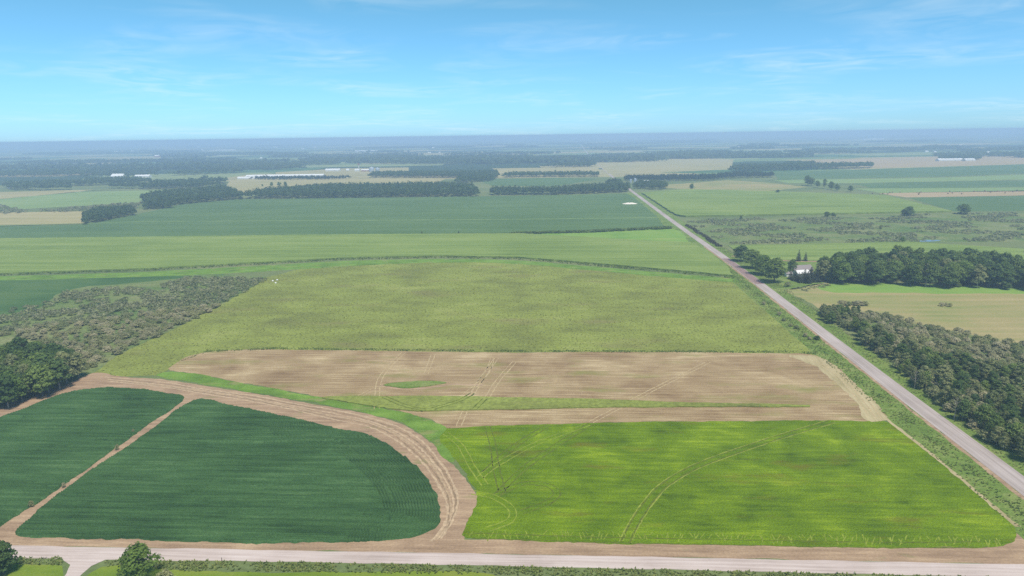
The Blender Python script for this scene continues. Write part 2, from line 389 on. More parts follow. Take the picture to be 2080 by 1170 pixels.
# verges of the straight road
def side_strip(name, off0, off1, y0, y1, z, mat, label, step=8):
    Ys = np.arange(y0, y1, step)
    a = [(road_x(y) + off0 + random.uniform(-.5, .5), y) for y in Ys]; b = [(road_x(y) + off1 + random.uniform(-.8, .8), y) for y in Ys]
    return sheet(name, a + b[::-1], z, mat, label=label)
side_strip('verge', -15, 0.2, 150, 1380, 0.016, MT['verge'], 'grassy ditch verge along the field side of straight road')
side_strip('verge', 7.2, 17, 150, 1380, 0.016, MT['verge'], 'green verge between straight road and roadside thicket')
side_strip('shoulder', -1.6, 0.1, 150, 700, 0.022, MT['dirt'], 'narrow dirt shoulder along the straight road', 4)

# fields near the camera -------------------------------------------
soyB_px = [(395, 814), (470, 825), (560, 843), (640, 860), (690, 874), (740, 881), (790, 905), (830, 935), (865, 968), (885, 1000), (895, 1030), (893, 1060), (872, 1078), (830, 1093), (760, 1100), (560, 1104), (300, 1098), (150, 1094), (50, 1091), (30, 1080), (62, 1052), (105, 1017), (200, 946), (300, 880)]
soyA_px = [(-260, 930), (-90, 880), (0, 850), (90, 815), (150, 796), (220, 789), (290, 793), (340, 800), (376, 810), (305, 860), (206, 932), (106, 1002), (5, 1068), (-150, 1170), (-420, 1170)]
lane_px = [(195, 757), (240, 764), (330, 771), (420, 784), (520, 800), (600, 814), (680, 828), (750, 842), (810, 859), (850, 880), (880, 905), (920, 945), (950, 978), (969, 1004), (962, 1040), (945, 1070), (930, 1112), (860, 1112), (800, 1100), (865, 1060), (860, 1000), (800, 930), (680, 885), (400, 830), (360, 815), (220, 800), (130, 815), (-20, 870), (-40, 845), (80, 800), (150, 775)]
sheet('dirt_lane', jit(smooth(PX(lane_px), True, 2.0), 0.3), 0.020, MT['dirt'], label='pale dirt lane curving round the soybean field')
sheet('dirt_lane', jit(straight(PX([(398, 812), (372, 806), (0, 1062), (-120, 1145), (-60, 1150), (20, 1100), (48, 1094), (64, 1055)]), True, 3), 0.25), 0.024, MT['dirt'], label='narrow dirt lane dividing the two soybean fields')

LANE_T = [plain_mat('lane_rut', c_, 0.95, 0.25, 0.7) for c_ in ((184, 160, 130), (142, 120, 94), (174, 150, 120))]
lane_o = [o for o in C.objects if o.name == 'dirt_lane'][0]
lin_a = [(215, 768), (330, 779), (420, 793), (520, 808), (600, 823), (680, 837), (750, 852), (805, 872), (850, 900), (890, 945), (915, 985), (925, 1020), (915, 1060), (890, 1095)]
lin_b = [(225, 776), (330, 788), (420, 803), (520, 819), (600, 836), (680, 856), (745, 868), (795, 893), (835, 925), (870, 960), (892, 1000), (904, 1035), (898, 1070), (870, 1100)]
for f_, mt_, w_ in ((-0.25, 0, 0.9), (0.0, 1, 0.5), (0.2, 0, 0.7), (0.42, 2, 1.0), (0.6, 1, 0.45), (0.8, 0, 0.8)):
    ln = [(a[0] + (b[0] - a[0]) * f_ + random.uniform(-2, 2), a[1] + (b[1] - a[1]) * f_ + random.uniform(-1, 1)) for a, b in zip(lin_a, lin_b)]
    ribbon('wheel_track', smooth(PX(ln), False, 1.5), w_, 0.0265 + 0.0012 * f_, LANE_T[mt_], None, None, lane_o, wj=0.3)
def crop_rows(name, poly_px, row, H, mat, label, dx_, dy_, head_px=None, head_w=17.0, gaps=None, clip=None):
    poly = jit(smooth(PX(poly_px), True, 1.5), 0.28)
    pa = np.array(poly)
    ca, sa = E1
    U = pa[:, 0] * ca + pa[:, 1] * sa; Vv = -pa[:, 0] * sa + pa[:, 1] * ca
    u = np.arange(U.min() - 1, U.max() + 1, dx_); v = np.arange(Vv.min() - 1, Vv.max() + 1, dy_)
    gu, gv = np.meshgrid(u, v)
    X = gu * ca - gv * sa; Y = gu * sa + gv * ca
    ins = in_poly(X, Y, poly)
    db = dist_line(X, Y, poly + [poly[0]])
    phase = gv / row
    if head_px is not None:
        dh = dist_line(X, Y, smooth(PX(head_px), False, 2.0))
        phase = np.where(dh < head_w, dh / row, phase)
    def vnoise(s1, s2, seed):
        r_ = np.random.default_rng(seed); T = r_.random((256, 256))
        a = gu / s1; b = gv / s2
        i = np.floor(a).astype(int); j = np.floor(b).astype(int); fa = a - i; fb = b - j
        fa = fa * fa * (3 - 2 * fa); fb = fb * fb * (3 - 2 * fb)
        t = lambda p, q: T[p % 256, q % 256]
        return (t(i, j) * (1 - fa) + t(i + 1, j) * fa) * (1 - fb) + (t(i, j + 1) * (1 - fa) + t(i + 1, j + 1) * fa) * fb
    rid = 0.5 + 0.5 * np.cos(2 * np.pi * phase)
    big = vnoise(9, 6, 1) * 0.5 + vnoise(3, 2.2, 2) * 0.5
    close = 0.55 + 0.45 * big                        # how far the rows have closed
    hgt = H * (0.62 + 0.38 * rid ** (0.7)) * (0.8 + 0.3 * close) - H * 0.55 * (1 - rid) * (1.25 - big)
    hgt += H * 0.22 * (rng.random(gu.shape) - 0.5)
    # trampled or drowned gaps along rows
    gp = vnoise(7.5, 0.9, 5) * (vnoise(30, 16, 6) > 0.48)
    hgt = np.where(gp > 0.80, hgt * 0.25, hgt)
    if gaps:
        for gpx, gw in gaps:
            dg = dist_line(X, Y, smooth(PX(gpx), False, 2.0))
            hgt = np.where((dg < gw) & (rng.random(gu.shape) < 0.8), hgt * 0.3, hgt)
    edge = np.clip(db / 0.5, 0, 1)
    Z = np.where(ins, np.maximum(hgt, 0.03) * edge, -0.2) + 0.03
    cell = ins[:-1, :-1] | ins[1:, :-1] | ins[:-1, 1:] | ins[1:, 1:]
    idx = np.arange(gu.size).reshape(gu.shape)
    F = np.stack([idx[:-1, :-1][cell], idx[:-1, 1:][cell], idx[1:, 1:][cell], idx[1:, :-1][cell]], 1)
    used = np.unique(F); remap = np.full(gu.size, -1); remap[used] = np.arange(len(used))
    V = np.stack([X.ravel()[used], Y.ravel()[used], Z.ravel()[used]], 1)
    o = link(name, mesh_np(name, V, remap[F], True), mat, None, 'stuff', label)
    o['category'] = 'crop'
    return o
headB = [(640, 860), (690, 874), (740, 881), (790, 905), (830, 935), (865, 968), (885, 1000), (895, 1030), (893, 1060), (872, 1078), (830, 1093)]
crop_rows('soybean_crop', soyB_px, 0.95, 0.95, MT['soy'], 'dark green soybean rows with curved headland beside the dirt lane', 0.24, 0.24, headB, 18.0,
          gaps=[([(420, 835), (520, 850), (600, 868), (680, 895), (740, 935), (785, 985), (800, 1030), (790, 1060)], 0.45), ([(640, 880), (700, 905), (760, 950), (790, 1000)], 0.35),
                ([(150, 1023), (215, 1025)], 0.5), ([(380, 1030), (420, 1030)], 0.5), ([(440, 1033), (690, 1035)], 0.3), ([(445, 1043), (480, 1044)], 0.5)])
crop_rows('soybean_crop', soyA_px, 0.95, 0.95, MT['soy'], 'dark green soybean field between the tree grove and narrow lane', 0.40, 0.24, None, 0,
          gaps=[([(130, 818), (160, 806), (200, 800), (250, 806), (300, 822)], 0.5), ([(0, 1019), (60, 1021)], 0.5)])

hay_px = [(905, 869), (1000, 865), (1200, 859), (1400, 856), (1690, 854), (1792, 854), (1850, 890), (1900, 930), (1960, 980), (2030, 1040), (2062, 1068), (2065, 1090), (2045, 1106), (1990, 1113), (1900, 1113), (1700, 1111), (1400, 1106), (1200, 1103), (1040, 1098), (945, 1092), (945, 1070), (962, 1040), (970, 1003), (953, 972), (925, 938), (895, 905), (880, 886)]
hay = sheet('hay_field', jit(smooth(PX(hay_px), True, 1.5), 0.3), 0.028, MT['hay'], label='bright green hay field beside the gravel road corner')
stub_px = [(345, 752), (352, 742), (380, 725), (420, 715), (480, 711), (555, 710), (800, 713), (1000, 716), (1300, 715), (1600, 718), (1655, 722), (1700, 745), (1740, 785), (1785, 830), (1800, 853), (1690, 854), (1400, 856), (1200, 859), (1000, 865), (905, 869), (875, 852), (800, 833), (720, 819), (650, 806), (560, 790), (480, 775), (420, 763)]
stub = sheet('stubble_field', jit(smooth(PX(stub_px), True, 2.0), 0.3), 0.032, MT['stubble'], label='brown mown stubble field with wheel tracks')
sheet('grass_strip', jit(smooth(PX([(315, 762), (345, 755), (420, 763), (480, 776), (560, 791), (650, 807), (720, 820), (800, 834), (870, 851), (905, 870), (893, 890), (925, 938), (905, 930), (880, 903), (850, 878), (810, 857), (750, 840), (680, 826), (600, 812), (520, 798), (420, 782)]), True, 2), 0.4), 0.036, MT['grass'], label='bright green grass strip between stubble and dirt lane')
sheet('grass_strip', jit(smooth(PX([(655, 808), (780, 806), (900, 806), (1200, 812), (1400, 819), (1645, 824), (1645, 827), (1300, 828), (1000, 833), (860, 836), (800, 832), (720, 820)]), True, 2), 0.25), 0.052, MT['meadow'], h=0.45, label='uncut green strip left standing within the stubble')
sheet('grass_island', jit(smooth(PX([(778, 783), (820, 777), (870, 775), (908, 778), (870, 784), (830, 789)]), True, 1.5), 0.3), 0.040, MT['verge'], h=0.3, label='small uncut green island in the stubble')
ribbon('dirt_edge', smooth(PX([(770, 783), (800, 788), (840, 790), (880, 786), (920, 781), (980, 782)]), False, 2), 1.8, 0.044, MT['dirt'], wj=0.4, label='bare dirt edge below the uncut island')
sheet('straw_band', jit(smooth(PX([(1600, 722), (1660, 724), (1705, 748), (1745, 788), (1790, 832), (1803, 853), (1760, 853), (1738, 820), (1700, 780), (1665, 748), (1630, 734)]), True, 2), 0.6), 0.040, MT['straw'], label='pale straw band turning along the field edge')
ribbon('field_track', smooth(PX([(1745, 790), (1800, 850), (1850, 889), (1900, 929), (1960, 979), (2030, 1039), (2068, 1070)]), False, 2), 1.5, 0.044, MT['straw'], wj=0.3, label='pale worn track along the edge of hay field')
for pts in ([(1640, 728), (1700, 760), (1745, 810), (1770, 845)], [(1650, 726), (1712, 762), (1757, 812), (1785, 850)]):
    tracks(pts, MT['track'], 0.046, stub)
for pts in ([(820, 716), (790, 745), (770, 775), (765, 830)], [(1008, 728), (985, 760), (960, 800), (932, 865)], [(1045, 735), (1010, 775), (985, 815), (968, 832)],
            [(1000, 728), (990, 755), (965, 785), (945, 800)], [(1440, 735), (1380, 765), (1320, 795), (1200, 858)], [(880, 720), (865, 760)], [(720, 810), (760, 790), (780, 783)]):
    tracks(pts, MT['track'], 0.048, stub)
for pts in ([(880, 832), (935, 815), (960, 800)], [(780, 808), (820, 825), (862, 835)], [(985, 812), (965, 832)]):
    tracks(pts, MT['track_d'], 0.51, stub, 2.1, 0.7)
for pts, mt in (([(1690, 856), (1560, 895), (1420, 945), (1350, 985), (1310, 1030), (1285, 1070), (1270, 1102)], 'track_d'), ([(1200, 861), (1130, 905), (1060, 955), (1010, 1005)], 'track_d'),
                ([(1195, 862), (1080, 905), (1000, 950), (975, 970)], 'track_g'), ([(1115, 863), (1040, 910), (985, 960)], 'track_d'), ([(990, 866), (1000, 900), (1010, 960), (1020, 1000)], 'track_d'),
                ([(1010, 1005), (1060, 983), (1110, 985), (1132, 1003), (1110, 1022), (1060, 1040)], 'track_d'), ([(960, 1000), (1005, 1010), (1040, 1035), (1035, 1058), (990, 1075)], 'track_g'),
                ([(905, 880), (935, 905), (960, 950), (985, 985)], 'track_g')):
    tracks(pts, MT[mt], 0.034, hay, 2.3, 0.6)
tracks([(1690, 856), (1560, 895), (1420, 945), (1350, 985), (1310, 1030), (1285, 1070), (1270, 1102)], plain_mat('flattened_hay', (136, 146, 52), 0.95, 0.35, 0.8), 0.040, hay, 3.3, 0.42)
# short turning marks along the bottom headland
for i in range(120):
    x = 965 + i * 9.0 + random.uniform(-5, 5); y0 = 1080 + (x - 985) * 0.013 + random.uniform(-5, 4)
    sl = random.choice((-1, 1)) * random.uniform(2, 9)
    a, b = P(x, y0), P(x + sl, y0 + random.uniform(7, 17))
    ribbon('wheel_track', straight([a[:2], b[:2]], False, 1.2), 0.26, 0.036 + 0.0005 * (i % 7), MT['track_g'], None, None, hay, wj=0.12)
tracks([(960, 1088), (1200, 1096), (1500, 1102), (1800, 1107), (2000, 1106)], MT['track_d'], 0.042, hay, 2.6, 0.5)

# meadow and ground further back -------------------------------------
meadow_px = [(195, 756), (240, 720), (330, 680), (430, 630), (500, 590), (545, 563), (610, 546), (700, 539), (800, 535), (960, 532), (1060, 536), (1200, 547), (1350, 561), (1500, 572), (1530, 600), (1600, 665), (1660, 712), (1655, 722), (1600, 718), (1300, 715), (1000, 716), (800, 713), (555, 710), (480, 711), (420, 715), (380, 725), (350, 745), (320, 764), (240, 764)]
sheet('meadow', jit(straight(PX(meadow_px), True, 4), 0.5), 0.014, MT['meadow'], label='rough olive meadow above the stubble field')
sheet('scrubland', jit(straight(PX([(-400, 575), (0, 566), (200, 560), (400, 552), (545, 563), (430, 630), (240, 720), (195, 757), (120, 800), (-500, 900)]), True, 5), 0.6), 0.010, MT['scrubland'], label='rough ground under grey willow scrub')
sheet('dark_field', jit(smooth(PX([(-500, 590), (-100, 572), (60, 568), (200, 562), (330, 556), (390, 562), (300, 572), (180, 582), (120, 596), (80, 625), (0, 640), (-500, 670)]), True, 5), 0.8), 0.016, MT['dark_field'], label='dark green low crop beside the willow scrub')
sheet('grass_strip', jit(smooth(PX([(-400, 566), (0, 561), (300, 552), (450, 544), (560, 538), (700, 530), (900, 526), (1050, 529), (1200, 541), (1350, 554), (1490, 566), (1505, 574), (1350, 563), (1200, 549), (1060, 537), (960, 533), (800, 536), (610, 547), (450, 556), (300, 562), (0, 570), (-400, 580)]), True, 5), 0.4), 0.022, MT['grass'], label='bright grass strip below the corn edge')
corn_px = [(-600, 492), (0, 486), (500, 480), (800, 477), (1060, 476), (1330, 491), (1400, 494), (1440, 512), (1480, 546), (1488, 562), (1350, 549), (1200, 536), (1050, 524), (900, 521), (700, 525), (560, 533), (300, 547), (0, 557), (-400, 562)]
sheet('corn_crop', jit(straight(PX(corn_px), True, 3), 0.4), 0.03, MT['corn'], kind='stuff', h=1.3, label='long light green corn strip across the middle')['category'] = 'crop'
sheet('clover_field', jit(smooth(PX([(1075, 476), (1200, 471), (1362, 465), (1398, 490), (1402, 493), (1330, 490)]), True, 5), 0.5), 0.034, MT['green_past'], label='bright green wedge of clover beside the straight road')
soyF_px = [(-700, 490), (-300, 470), (0, 461), (168, 457), (280, 436), (370, 416), (480, 406), (700, 403), (960, 400), (1130, 397), (1272, 394), (1285, 400), (1332, 438), (1350, 461), (1060, 474), (800, 476), (500, 479), (0, 485), (-600, 491)]
sheet('soybean_crop', jit(straight(PX(soyF_px), True, 8), 0.8), 0.03, MT['soy_far'], kind='stuff', h=0.8, label='large blue green soybean field below the woodland belt')['category'] = 'crop'
ribbon('grass_strip', straight(PX([(-100, 462), (300, 451), (700, 449), (1100, 446), (1335, 443)]), False, 10), 4.0, 0.86, MT['palegreen'], wj=1.2, label='faint lighter strip across the far soybean field')

# right of the straight road
sheet('corn_crop', jit(straight(PX([(1303, 393), (1390, 386), (1560, 390), (1730, 396), (1800, 399), (1932, 431), (1900, 432), (1690, 436), (1392, 441), (1372, 438)]), True, 6), 0.6), 0.03, MT['corn'], kind='stuff', h=2.2, label='pale green corn field right of the straight road')['category'] = 'crop'
sheet('scrubland', jit(straight(PX([(1388, 445), (1700, 439), (1935, 433), (2080, 432), (2600, 425), (2600, 490), (2080, 491), (1700, 494), (1485, 497), (1440, 480)]), True, 6), 0.8), 0.012, MT['scrubland'], label='low grey green brushland right of straight road')
sheet('corn_crop', jit(straight(PX([(1478, 499), (1700, 495), (1850, 492), (2080, 506), (2080, 530), (1900, 512), (1660, 530), (1560, 528), (1510, 520)]), True, 5), 0.5), 0.03, MT['corn'], kind='stuff', h=0.4, label='light olive crop behind the farmyard grove')['category'] = 'crop'
sheet('pasture', jit(smooth(PX([(1600, 590), (1690, 575), (1850, 578), (2080, 584), (2500, 590), (2700, 760), (2080, 700), (1900, 665), (1740, 632), (1670, 628), (1640, 612)]), True, 6), 0.8), 0.018, MT['pasture'], label='dry tan pasture beyond the thicket')
sheet('green_pasture', jit(smooth(PX([(1660, 580), (1760, 573), (1900, 578), (2080, 583), (2400, 588), (2400, 598), (2080, 597), (1900, 596), (1760, 594), (1690, 594)]), True, 6), 0.8), 0.024, MT['green_past'], label='greener pasture along the foot of grove')
sheet('thicket_floor', jit(straight(PX([(1668, 630), (1740, 634), (1900, 667), (2080, 702), (2700, 800), (2500, 1100), (2080, 975), (1980, 895), (1840, 775), (1720, 680)]), True, 5), 0.8), 0.014, MT['scrubland'], label='shaded ground under the roadside thicket')
sheet('farmyard', jit(smooth(PX([(1500, 528), (1600, 530), (1680, 535), (1690, 565), (1660, 578), (1600, 588), (1560, 575)]), True, 4), 0.5), 0.018, MT['verge'], label='grassy yard round the farmhouse')
ribbon('driveway', smooth(PX([(1486, 520), (1530, 523), (1600, 530), (1660, 531)]), False, 4), 4.5, 0.03, MT['dirt'], wj=0.4, label='dirt drive behind the roadside trees')

# far fields (outline in photo pixels, material, label)
for nm, px, mt, lb in (
    ('grain_field', [(468, 367), (560, 364), (700, 363), (905, 364), (880, 373), (640, 378), (570, 393), (485, 391), (458, 379)], 'tan', 'tan grain field in front of the long white barns'),
    ('crop_field', [(-200, 412), (0, 405), (150, 390), (330, 386), (332, 390), (286, 411), (150, 419), (0, 427), (-200, 440)], 'palegreen', 'pale green field left of the woodland belt'),
    ('grain_field', [(-200, 400), (0, 390), (190, 385), (150, 391), (0, 404), (-200, 412)], 'tan', 'thin tan field below the left woods'),
    ('grain_field', [(-200, 438), (0, 432), (168, 429), (170, 454), (0, 457), (-200, 462)], 'tan', 'tan field ending at the dark wood corner'),
    ('crop_field', [(965, 364), (1130, 361), (1212, 364), (1130, 379), (1000, 377)], 'soy_far', 'blue green field enclosed by woods'),
    ('grain_field', [(1000, 342), (1210, 339), (1224, 350), (1020, 354)], 'tan', 'tan strip between two far wood belts'),
    ('grain_field', [(560, 350), (700, 342), (830, 340), (830, 347), (760, 352), (560, 358)], 'tan', 'tan field round the silo farm'),
    ('grain_field', [(1206, 326), (1400, 319), (1490, 324), (1485, 344), (1300, 352), (1236, 353)], 'tan', 'broad tan field right of the far road'),
    ('grain_field', [(1640, 326), (1900, 318), (2200, 314), (2200, 330), (1785, 341), (1660, 334)], 'pinktan', 'pinkish tan field before the white barns'),
    ('crop_field', [(1572, 350), (1785, 343), (2200, 330), (2200, 348), (1900, 359), (1580, 365)], 'soy_far', 'blue green strip beyond the far wood'),
    ('crop_field', [(1570, 366), (1900, 361), (2200, 350), (2200, 362), (1740, 372), (1600, 372)], 'palegreen', 'pale strip fields beyond the tree row'),
    ('crop_field', [(1735, 373), (1900, 369), (2200, 365), (2200, 378), (1900, 382), (1770, 382)], 'soy_far', 'narrow dark green strip field'),
    ('crop_field', [(1735, 383), (2200, 380), (2200, 387), (1790, 392)], 'palegreen', 'pale green strip above the bale field'),
    ('bale_field', [(1785, 393), (1850, 391), (2200, 385), (2200, 395), (1840, 401)], 'pinktan', 'cut tan field dotted with round bales'),
    ('crop_field', [(1845, 402), (2200, 396), (2200, 426), (1940, 430)], 'soy_far', 'dark green wedge field below the bales'),
    ('grain_field', [(1320, 378), (1480, 366), (1570, 372), (1640, 380), (1560, 388), (1390, 385)], 'pasture', 'pale pasture beside the far farmstead'),
):
    sheet(nm, jit(straight(PX(px), True, 15), 1.0), 0.06, MT[mt], label=lb)

# foreground below the near road -------------------------------------
sheet('lawn', jit(straight(PX([(20, 1146), (128, 1148), (122, 1185), (0, 1185)]), True, 3), 0.2), 0.02, MT['lawn'], label='mown lawn left of the driveway')
sheet('lawn', jit(smooth(PX([(205, 1152), (240, 1148), (400, 1160), (700, 1163), (1000, 1166), (1000, 1260), (150, 1260), (165, 1180)]), True, 3), 0.2), 0.02, MT['lawn'], label='mown lawn beside the roundtopped tree')
sheet('driveway', jit(smooth(PX([(128, 1133), (215, 1136), (185, 1150), (165, 1168), (150, 1190), (110, 1260), (70, 1260), (112, 1190), (134, 1165), (140, 1148)]), True, 2), 0.15), 0.056, MT['road'], label='gravel driveway joining the road')

# ------------------------------------------------------------------ vegetation generators
def diamond(cen, nrm, size, asp=1.0):
    n = len(cen)
    nrm = nrm / (np.linalg.norm(nrm, axis=1)[:, None] + 1e-9)
    r_ = rng.normal(size=(n, 3)); u = np.cross(nrm, r_); u /= np.linalg.norm(u, axis=1)[:, None] + 1e-9
    v = np.cross(nrm, u)
    s = size[:, None]
    k = rng.uniform(0.6, 1.1, (n, 1)) * asp
    V = np.empty((n, 4, 3))
    V[:, 0] = cen + u * s * 0.5; V[:, 1] = cen + v * s * 0.5 * k; V[:, 2] = cen - u * s * 0.5; V[:, 3] = cen - v * s * 0.5 * k
    F = np.arange(n * 4).reshape(n, 4)
    return V.reshape(-1, 3), F
def tube(pts, radii, sides=6):
    pts = np.array(pts, float); V = []; F = []
    for i, p in enumerate(pts):
        t = pts[min(i + 1, len(pts) - 1)] - pts[max(i - 1, 0)]; t /= np.linalg.norm(t) + 1e-9
        a = np.cross(t, [0.3, 1, 0.1]); a /= np.linalg.norm(a); b = np.cross(t, a)
        for k in range(sides):
            q = 2 * math.pi * k / sides
            V.append(p + (a * math.cos(q) + b * math.sin(q)) * radii[i])
    for i in range(len(pts) - 1):
        for k in range(sides):
            F.append((i * sides + k, i * sides + (k + 1) % sides, (i + 1) * sides + (k + 1) % sides, (i + 1) * sides + k))
    return np.array(V), np.array(F)
def merge(parts):
    Vs, Fs, o = [], [], 0
    for V, F in parts:
        Vs.append(V); Fs.append(np.asarray(F) + o); o += len(V)
    return np.concatenate(Vs), np.concatenate(Fs)
def broadleaf(H, W, lobes, cards, base=0.12, size=0.7, seed=0, up=0.35):
    """crown of leaf clumps on uneven lobes, trunk with limbs; height H, crown width W"""
    global rng
    keep = rng; rng = np.random.default_rng(seed)
    cen = []; rad = []
    for i in range(lobes):
        t = (i + 0.5) / lobes
        z = base + (1 - base) * (0.12 + 0.80 * t)
        prof = math.sin(math.pi * min(1, (0.18 + 0.80 * t))) ** 0.75
        a = i * 2.4 + rng.uniform(-.5, .5); rr = prof * W * 0.30 * rng.uniform(0.5, 1.15)
        cen.append((rr * math.cos(a), rr * math.sin(a), z * H)); rad.append(W * rng.uniform(0.17, 0.30) * (0.65 + 0.5 * prof))
    cen = np.array(cen); rad = np.array(rad)
    li = rng.integers(0, lobes, cards)
    d = rng.normal(size=(cards, 3)); d /= np.linalg.norm(d, axis=1)[:, None]; d[:, 2] = np.abs(d[:, 2]) * 0.75 + d[:, 2] * 0.25
    rr = rad[li] * rng.uniform(0.72, 1.08, cards)
    pos = cen[li] + d * rr[:, None] * np.array([1, 1, 0.85])
    pos[:, 2] = np.clip(pos[:, 2], base * H * 0.7, None)
    nr = d + rng.normal(size=(cards, 3)) * 0.45 + np.array([0, 0, up])
    crown = diamond(pos, nr, rng.uniform(0.6, 1.35, cards) * size)
    tr = [tube([(0, 0, -0.2), (0.05 * W * .2, 0, H * 0.3), (0, 0.03 * W, H * 0.72)], [H * 0.018 + 0.05, H * 0.013 + 0.03, 0.04])]
    for i in range(0, lobes, 2):
        z0 = min(cen[i][2] * 0.6, H * 0.6)
        tr.append(tube([(0, 0, z0), tuple(cen[i] * np.array([.55, .55, 1]) * np.array([1, 1, .9])), tuple(cen[i])], [H * 0.008 + 0.02, H * 0.005 + 0.02, 0.02], 4))
    rng = keep
    return crown, merge(tr)
def conifer(H, W, tiers, seed=0):
    global rng
    keep = rng; rng = np.random.default_rng(seed)
    pos, nr, sz = [], [], []
    for t in range(tiers):
        z = H * (0.06 + 0.92 * t / tiers); r = W * 0.5 * (1 - t / tiers) ** 0.85 + 0.12
        nb = max(5, int(15 * (1 - t / tiers) + 4))
        for b in range(nb):
            a = 2 * math.pi * b / nb + t * 0.7 + rng.uniform(-.2, .2)
            for s in np.linspace(0.35, 1, 4):
                rr = r * s * rng.uniform(0.85, 1.1)
                pos.append((rr * math.cos(a), rr * math.sin(a), z - rr * 0.28 + rng.uniform(-.1, .1)))
                nr.append((math.cos(a) * 0.5 + rng.normal() * .3, math.sin(a) * 0.5 + rng.normal() * .3, 0.9)); sz.append(rng.uniform(0.5, 0.9) * (0.5 + 0.5 * (1 - t / tiers)))
    crown = diamond(np.array(pos), np.array(nr), np.array(sz))
    tr = tube([(0, 0, -0.2), (0, 0, H * 0.97)], [H * 0.02, 0.02])
    rng = keep
    return crown, tr
BARK = plain_mat('grey_bark', (104, 96, 84), 0.9, 0.3, 3)
BARKP = plain_mat('pale_bark', (158, 150, 138), 0.9, 0.3, 3)
LEAF = leaf_mat('green_leaves', (92, 118, 56), (144, 164, 86))
LEAFD = leaf_mat('deep_green_leaves', (78, 106, 56), (124, 148, 82))
LEAFY = leaf_mat('yellow_green_leaves', (98, 126, 52), (138, 162, 80))
ASPEN = leaf_mat('grey_green_leaves', (124, 138, 84), (172, 176, 122))
WILLOW = leaf_mat('willow_leaves', (160, 162, 118), (206, 198, 160), 0.22)
WILLOWG = leaf_mat('willow_green_leaves', (132, 146, 92), (186, 184, 134), 0.25)
SPRUCE = leaf_mat('spruce_needles', (54, 66, 52), (78, 88, 68), 0.2, trans=0.1)
FARLEAF = leaf_mat('woodland_leaves', (62, 88, 50), (104, 126, 74), 0.25, attr=True)
FARPINE = leaf_mat('plantation_needles', (38, 58, 40), (58, 80, 52), 0.2, attr=True)
GRASSL = leaf_mat('tall_grass', (116, 140, 62), (164, 168, 102), 0.3, attr=True)
GRASSD = leaf_mat('ditch_grass', (92, 122, 54), (136, 152, 82), 0.3, attr=True)
TUSS = leaf_mat('meadow_tussock', (116, 126, 60), (164, 166, 96), 0.2, attr=True)
SCRUBL = leaf_mat('brush_leaves', (126, 138, 94), (176, 176, 136), 0.25, attr=True)

def proto(name, gen, crown_mat, bark=BARK):
    (cv, cf), (tv, tf) = gen
    a = mesh_np(name + '_crown', cv, cf); a.materials.append(crown_mat)
    b = mesh_np(name + '_trunk', tv, tf); b.materials.append(bark)
    return a, b
PB = [proto('broad', broadleaf(13, 10.5, 13, 2300, 0.10, 0.85, s), m) for s, m in ((1, LEAF), (2, LEAFD), (3, LEAF), (4, LEAFY), (5, LEAFD))]
PA = [proto('aspen', broadleaf(11, 7.6, 12, 1500, 0.10, 0.72, s), m, BARKP) for s, m in ((11, ASPEN), (12, LEAF), (13, ASPEN), (14, LEAFD))]
PS = [proto('spruce', conifer(9, 4.2, 15, s), SPRUCE) for s in (21, 22)]
PW = [proto('willow', broadleaf(2.6, 4.2, 8, 620, 0.02, 0.42, s, 0.6), m) for s, m in ((31, WILLOW), (32, WILLOWG), (33, WILLOW), (34, WILLOWG))]
REFH = {'b': 13.0, 'a': 11.0, 's': 9.0, 'w': 2.6}
SETS = {'b': PB, 'a': PA, 's': PS, 'w': PW}
def plant(kind, xy, H, label, cat, group, name, wide=1.0, var=None):
    S = SETS[kind]; cr, tr = S[random.randrange(len(S)) if var is None else var % len(S)]
    e = bpy.data.objects.new(name, None); C.objects.link(e)
    e.empty_display_size = 0.5
    k = H / REFH[kind]
    e.location = (xy[0], xy[1], 0.0); e.rotation_euler = (0, 0, random.uniform(0, 6.28)); e.scale = (k * wide, k * wide, k)
    e['label'] = label; e['category'] = cat
    if group: e['group'] = group
    link('crown', cr, None, e); link('trunk' if kind != 'w' else 'stem', tr, None, e)
    return e

def far_crowns(pts, hts, wid, ncard, csize):
    n = len(pts)
    d = rng.normal(size=(n, ncard, 3)); d /= np.linalg.norm(d, axis=2)[:, :, None]
    d[:, :, 2] = np.abs(d[:, :, 2]) * 0.6 + d[:, :, 2] * 0.4
    lump = rng.uniform(0.7, 1.15, (n, ncard, 1))
    c = np.zeros((n, ncard, 3)); c[:, :, :2] = pts[:, None, :]; c[:, :, 2] = (hts * 0.52)[:, None]
    sc = np.stack([wid * 0.5, wid * 0.5, hts * 0.5], 1)[:, None, :]
    pos = (c + d * lump * sc).reshape(-1, 3); pos[:, 2] = np.maximum(pos[:, 2], 0.3)
    nr = d.reshape(-1, 3) + rng.normal(size=(n * ncard, 3)) * 0.35 + np.array([0, 0, 0.3])
    sz = rng.uniform(0.7, 1.3, n * ncard) * np.repeat(wid, ncard) * csize
    V, F = diamond(pos, nr, sz)
    return V, F, np.repeat(rng.random(n), ncard * 4)
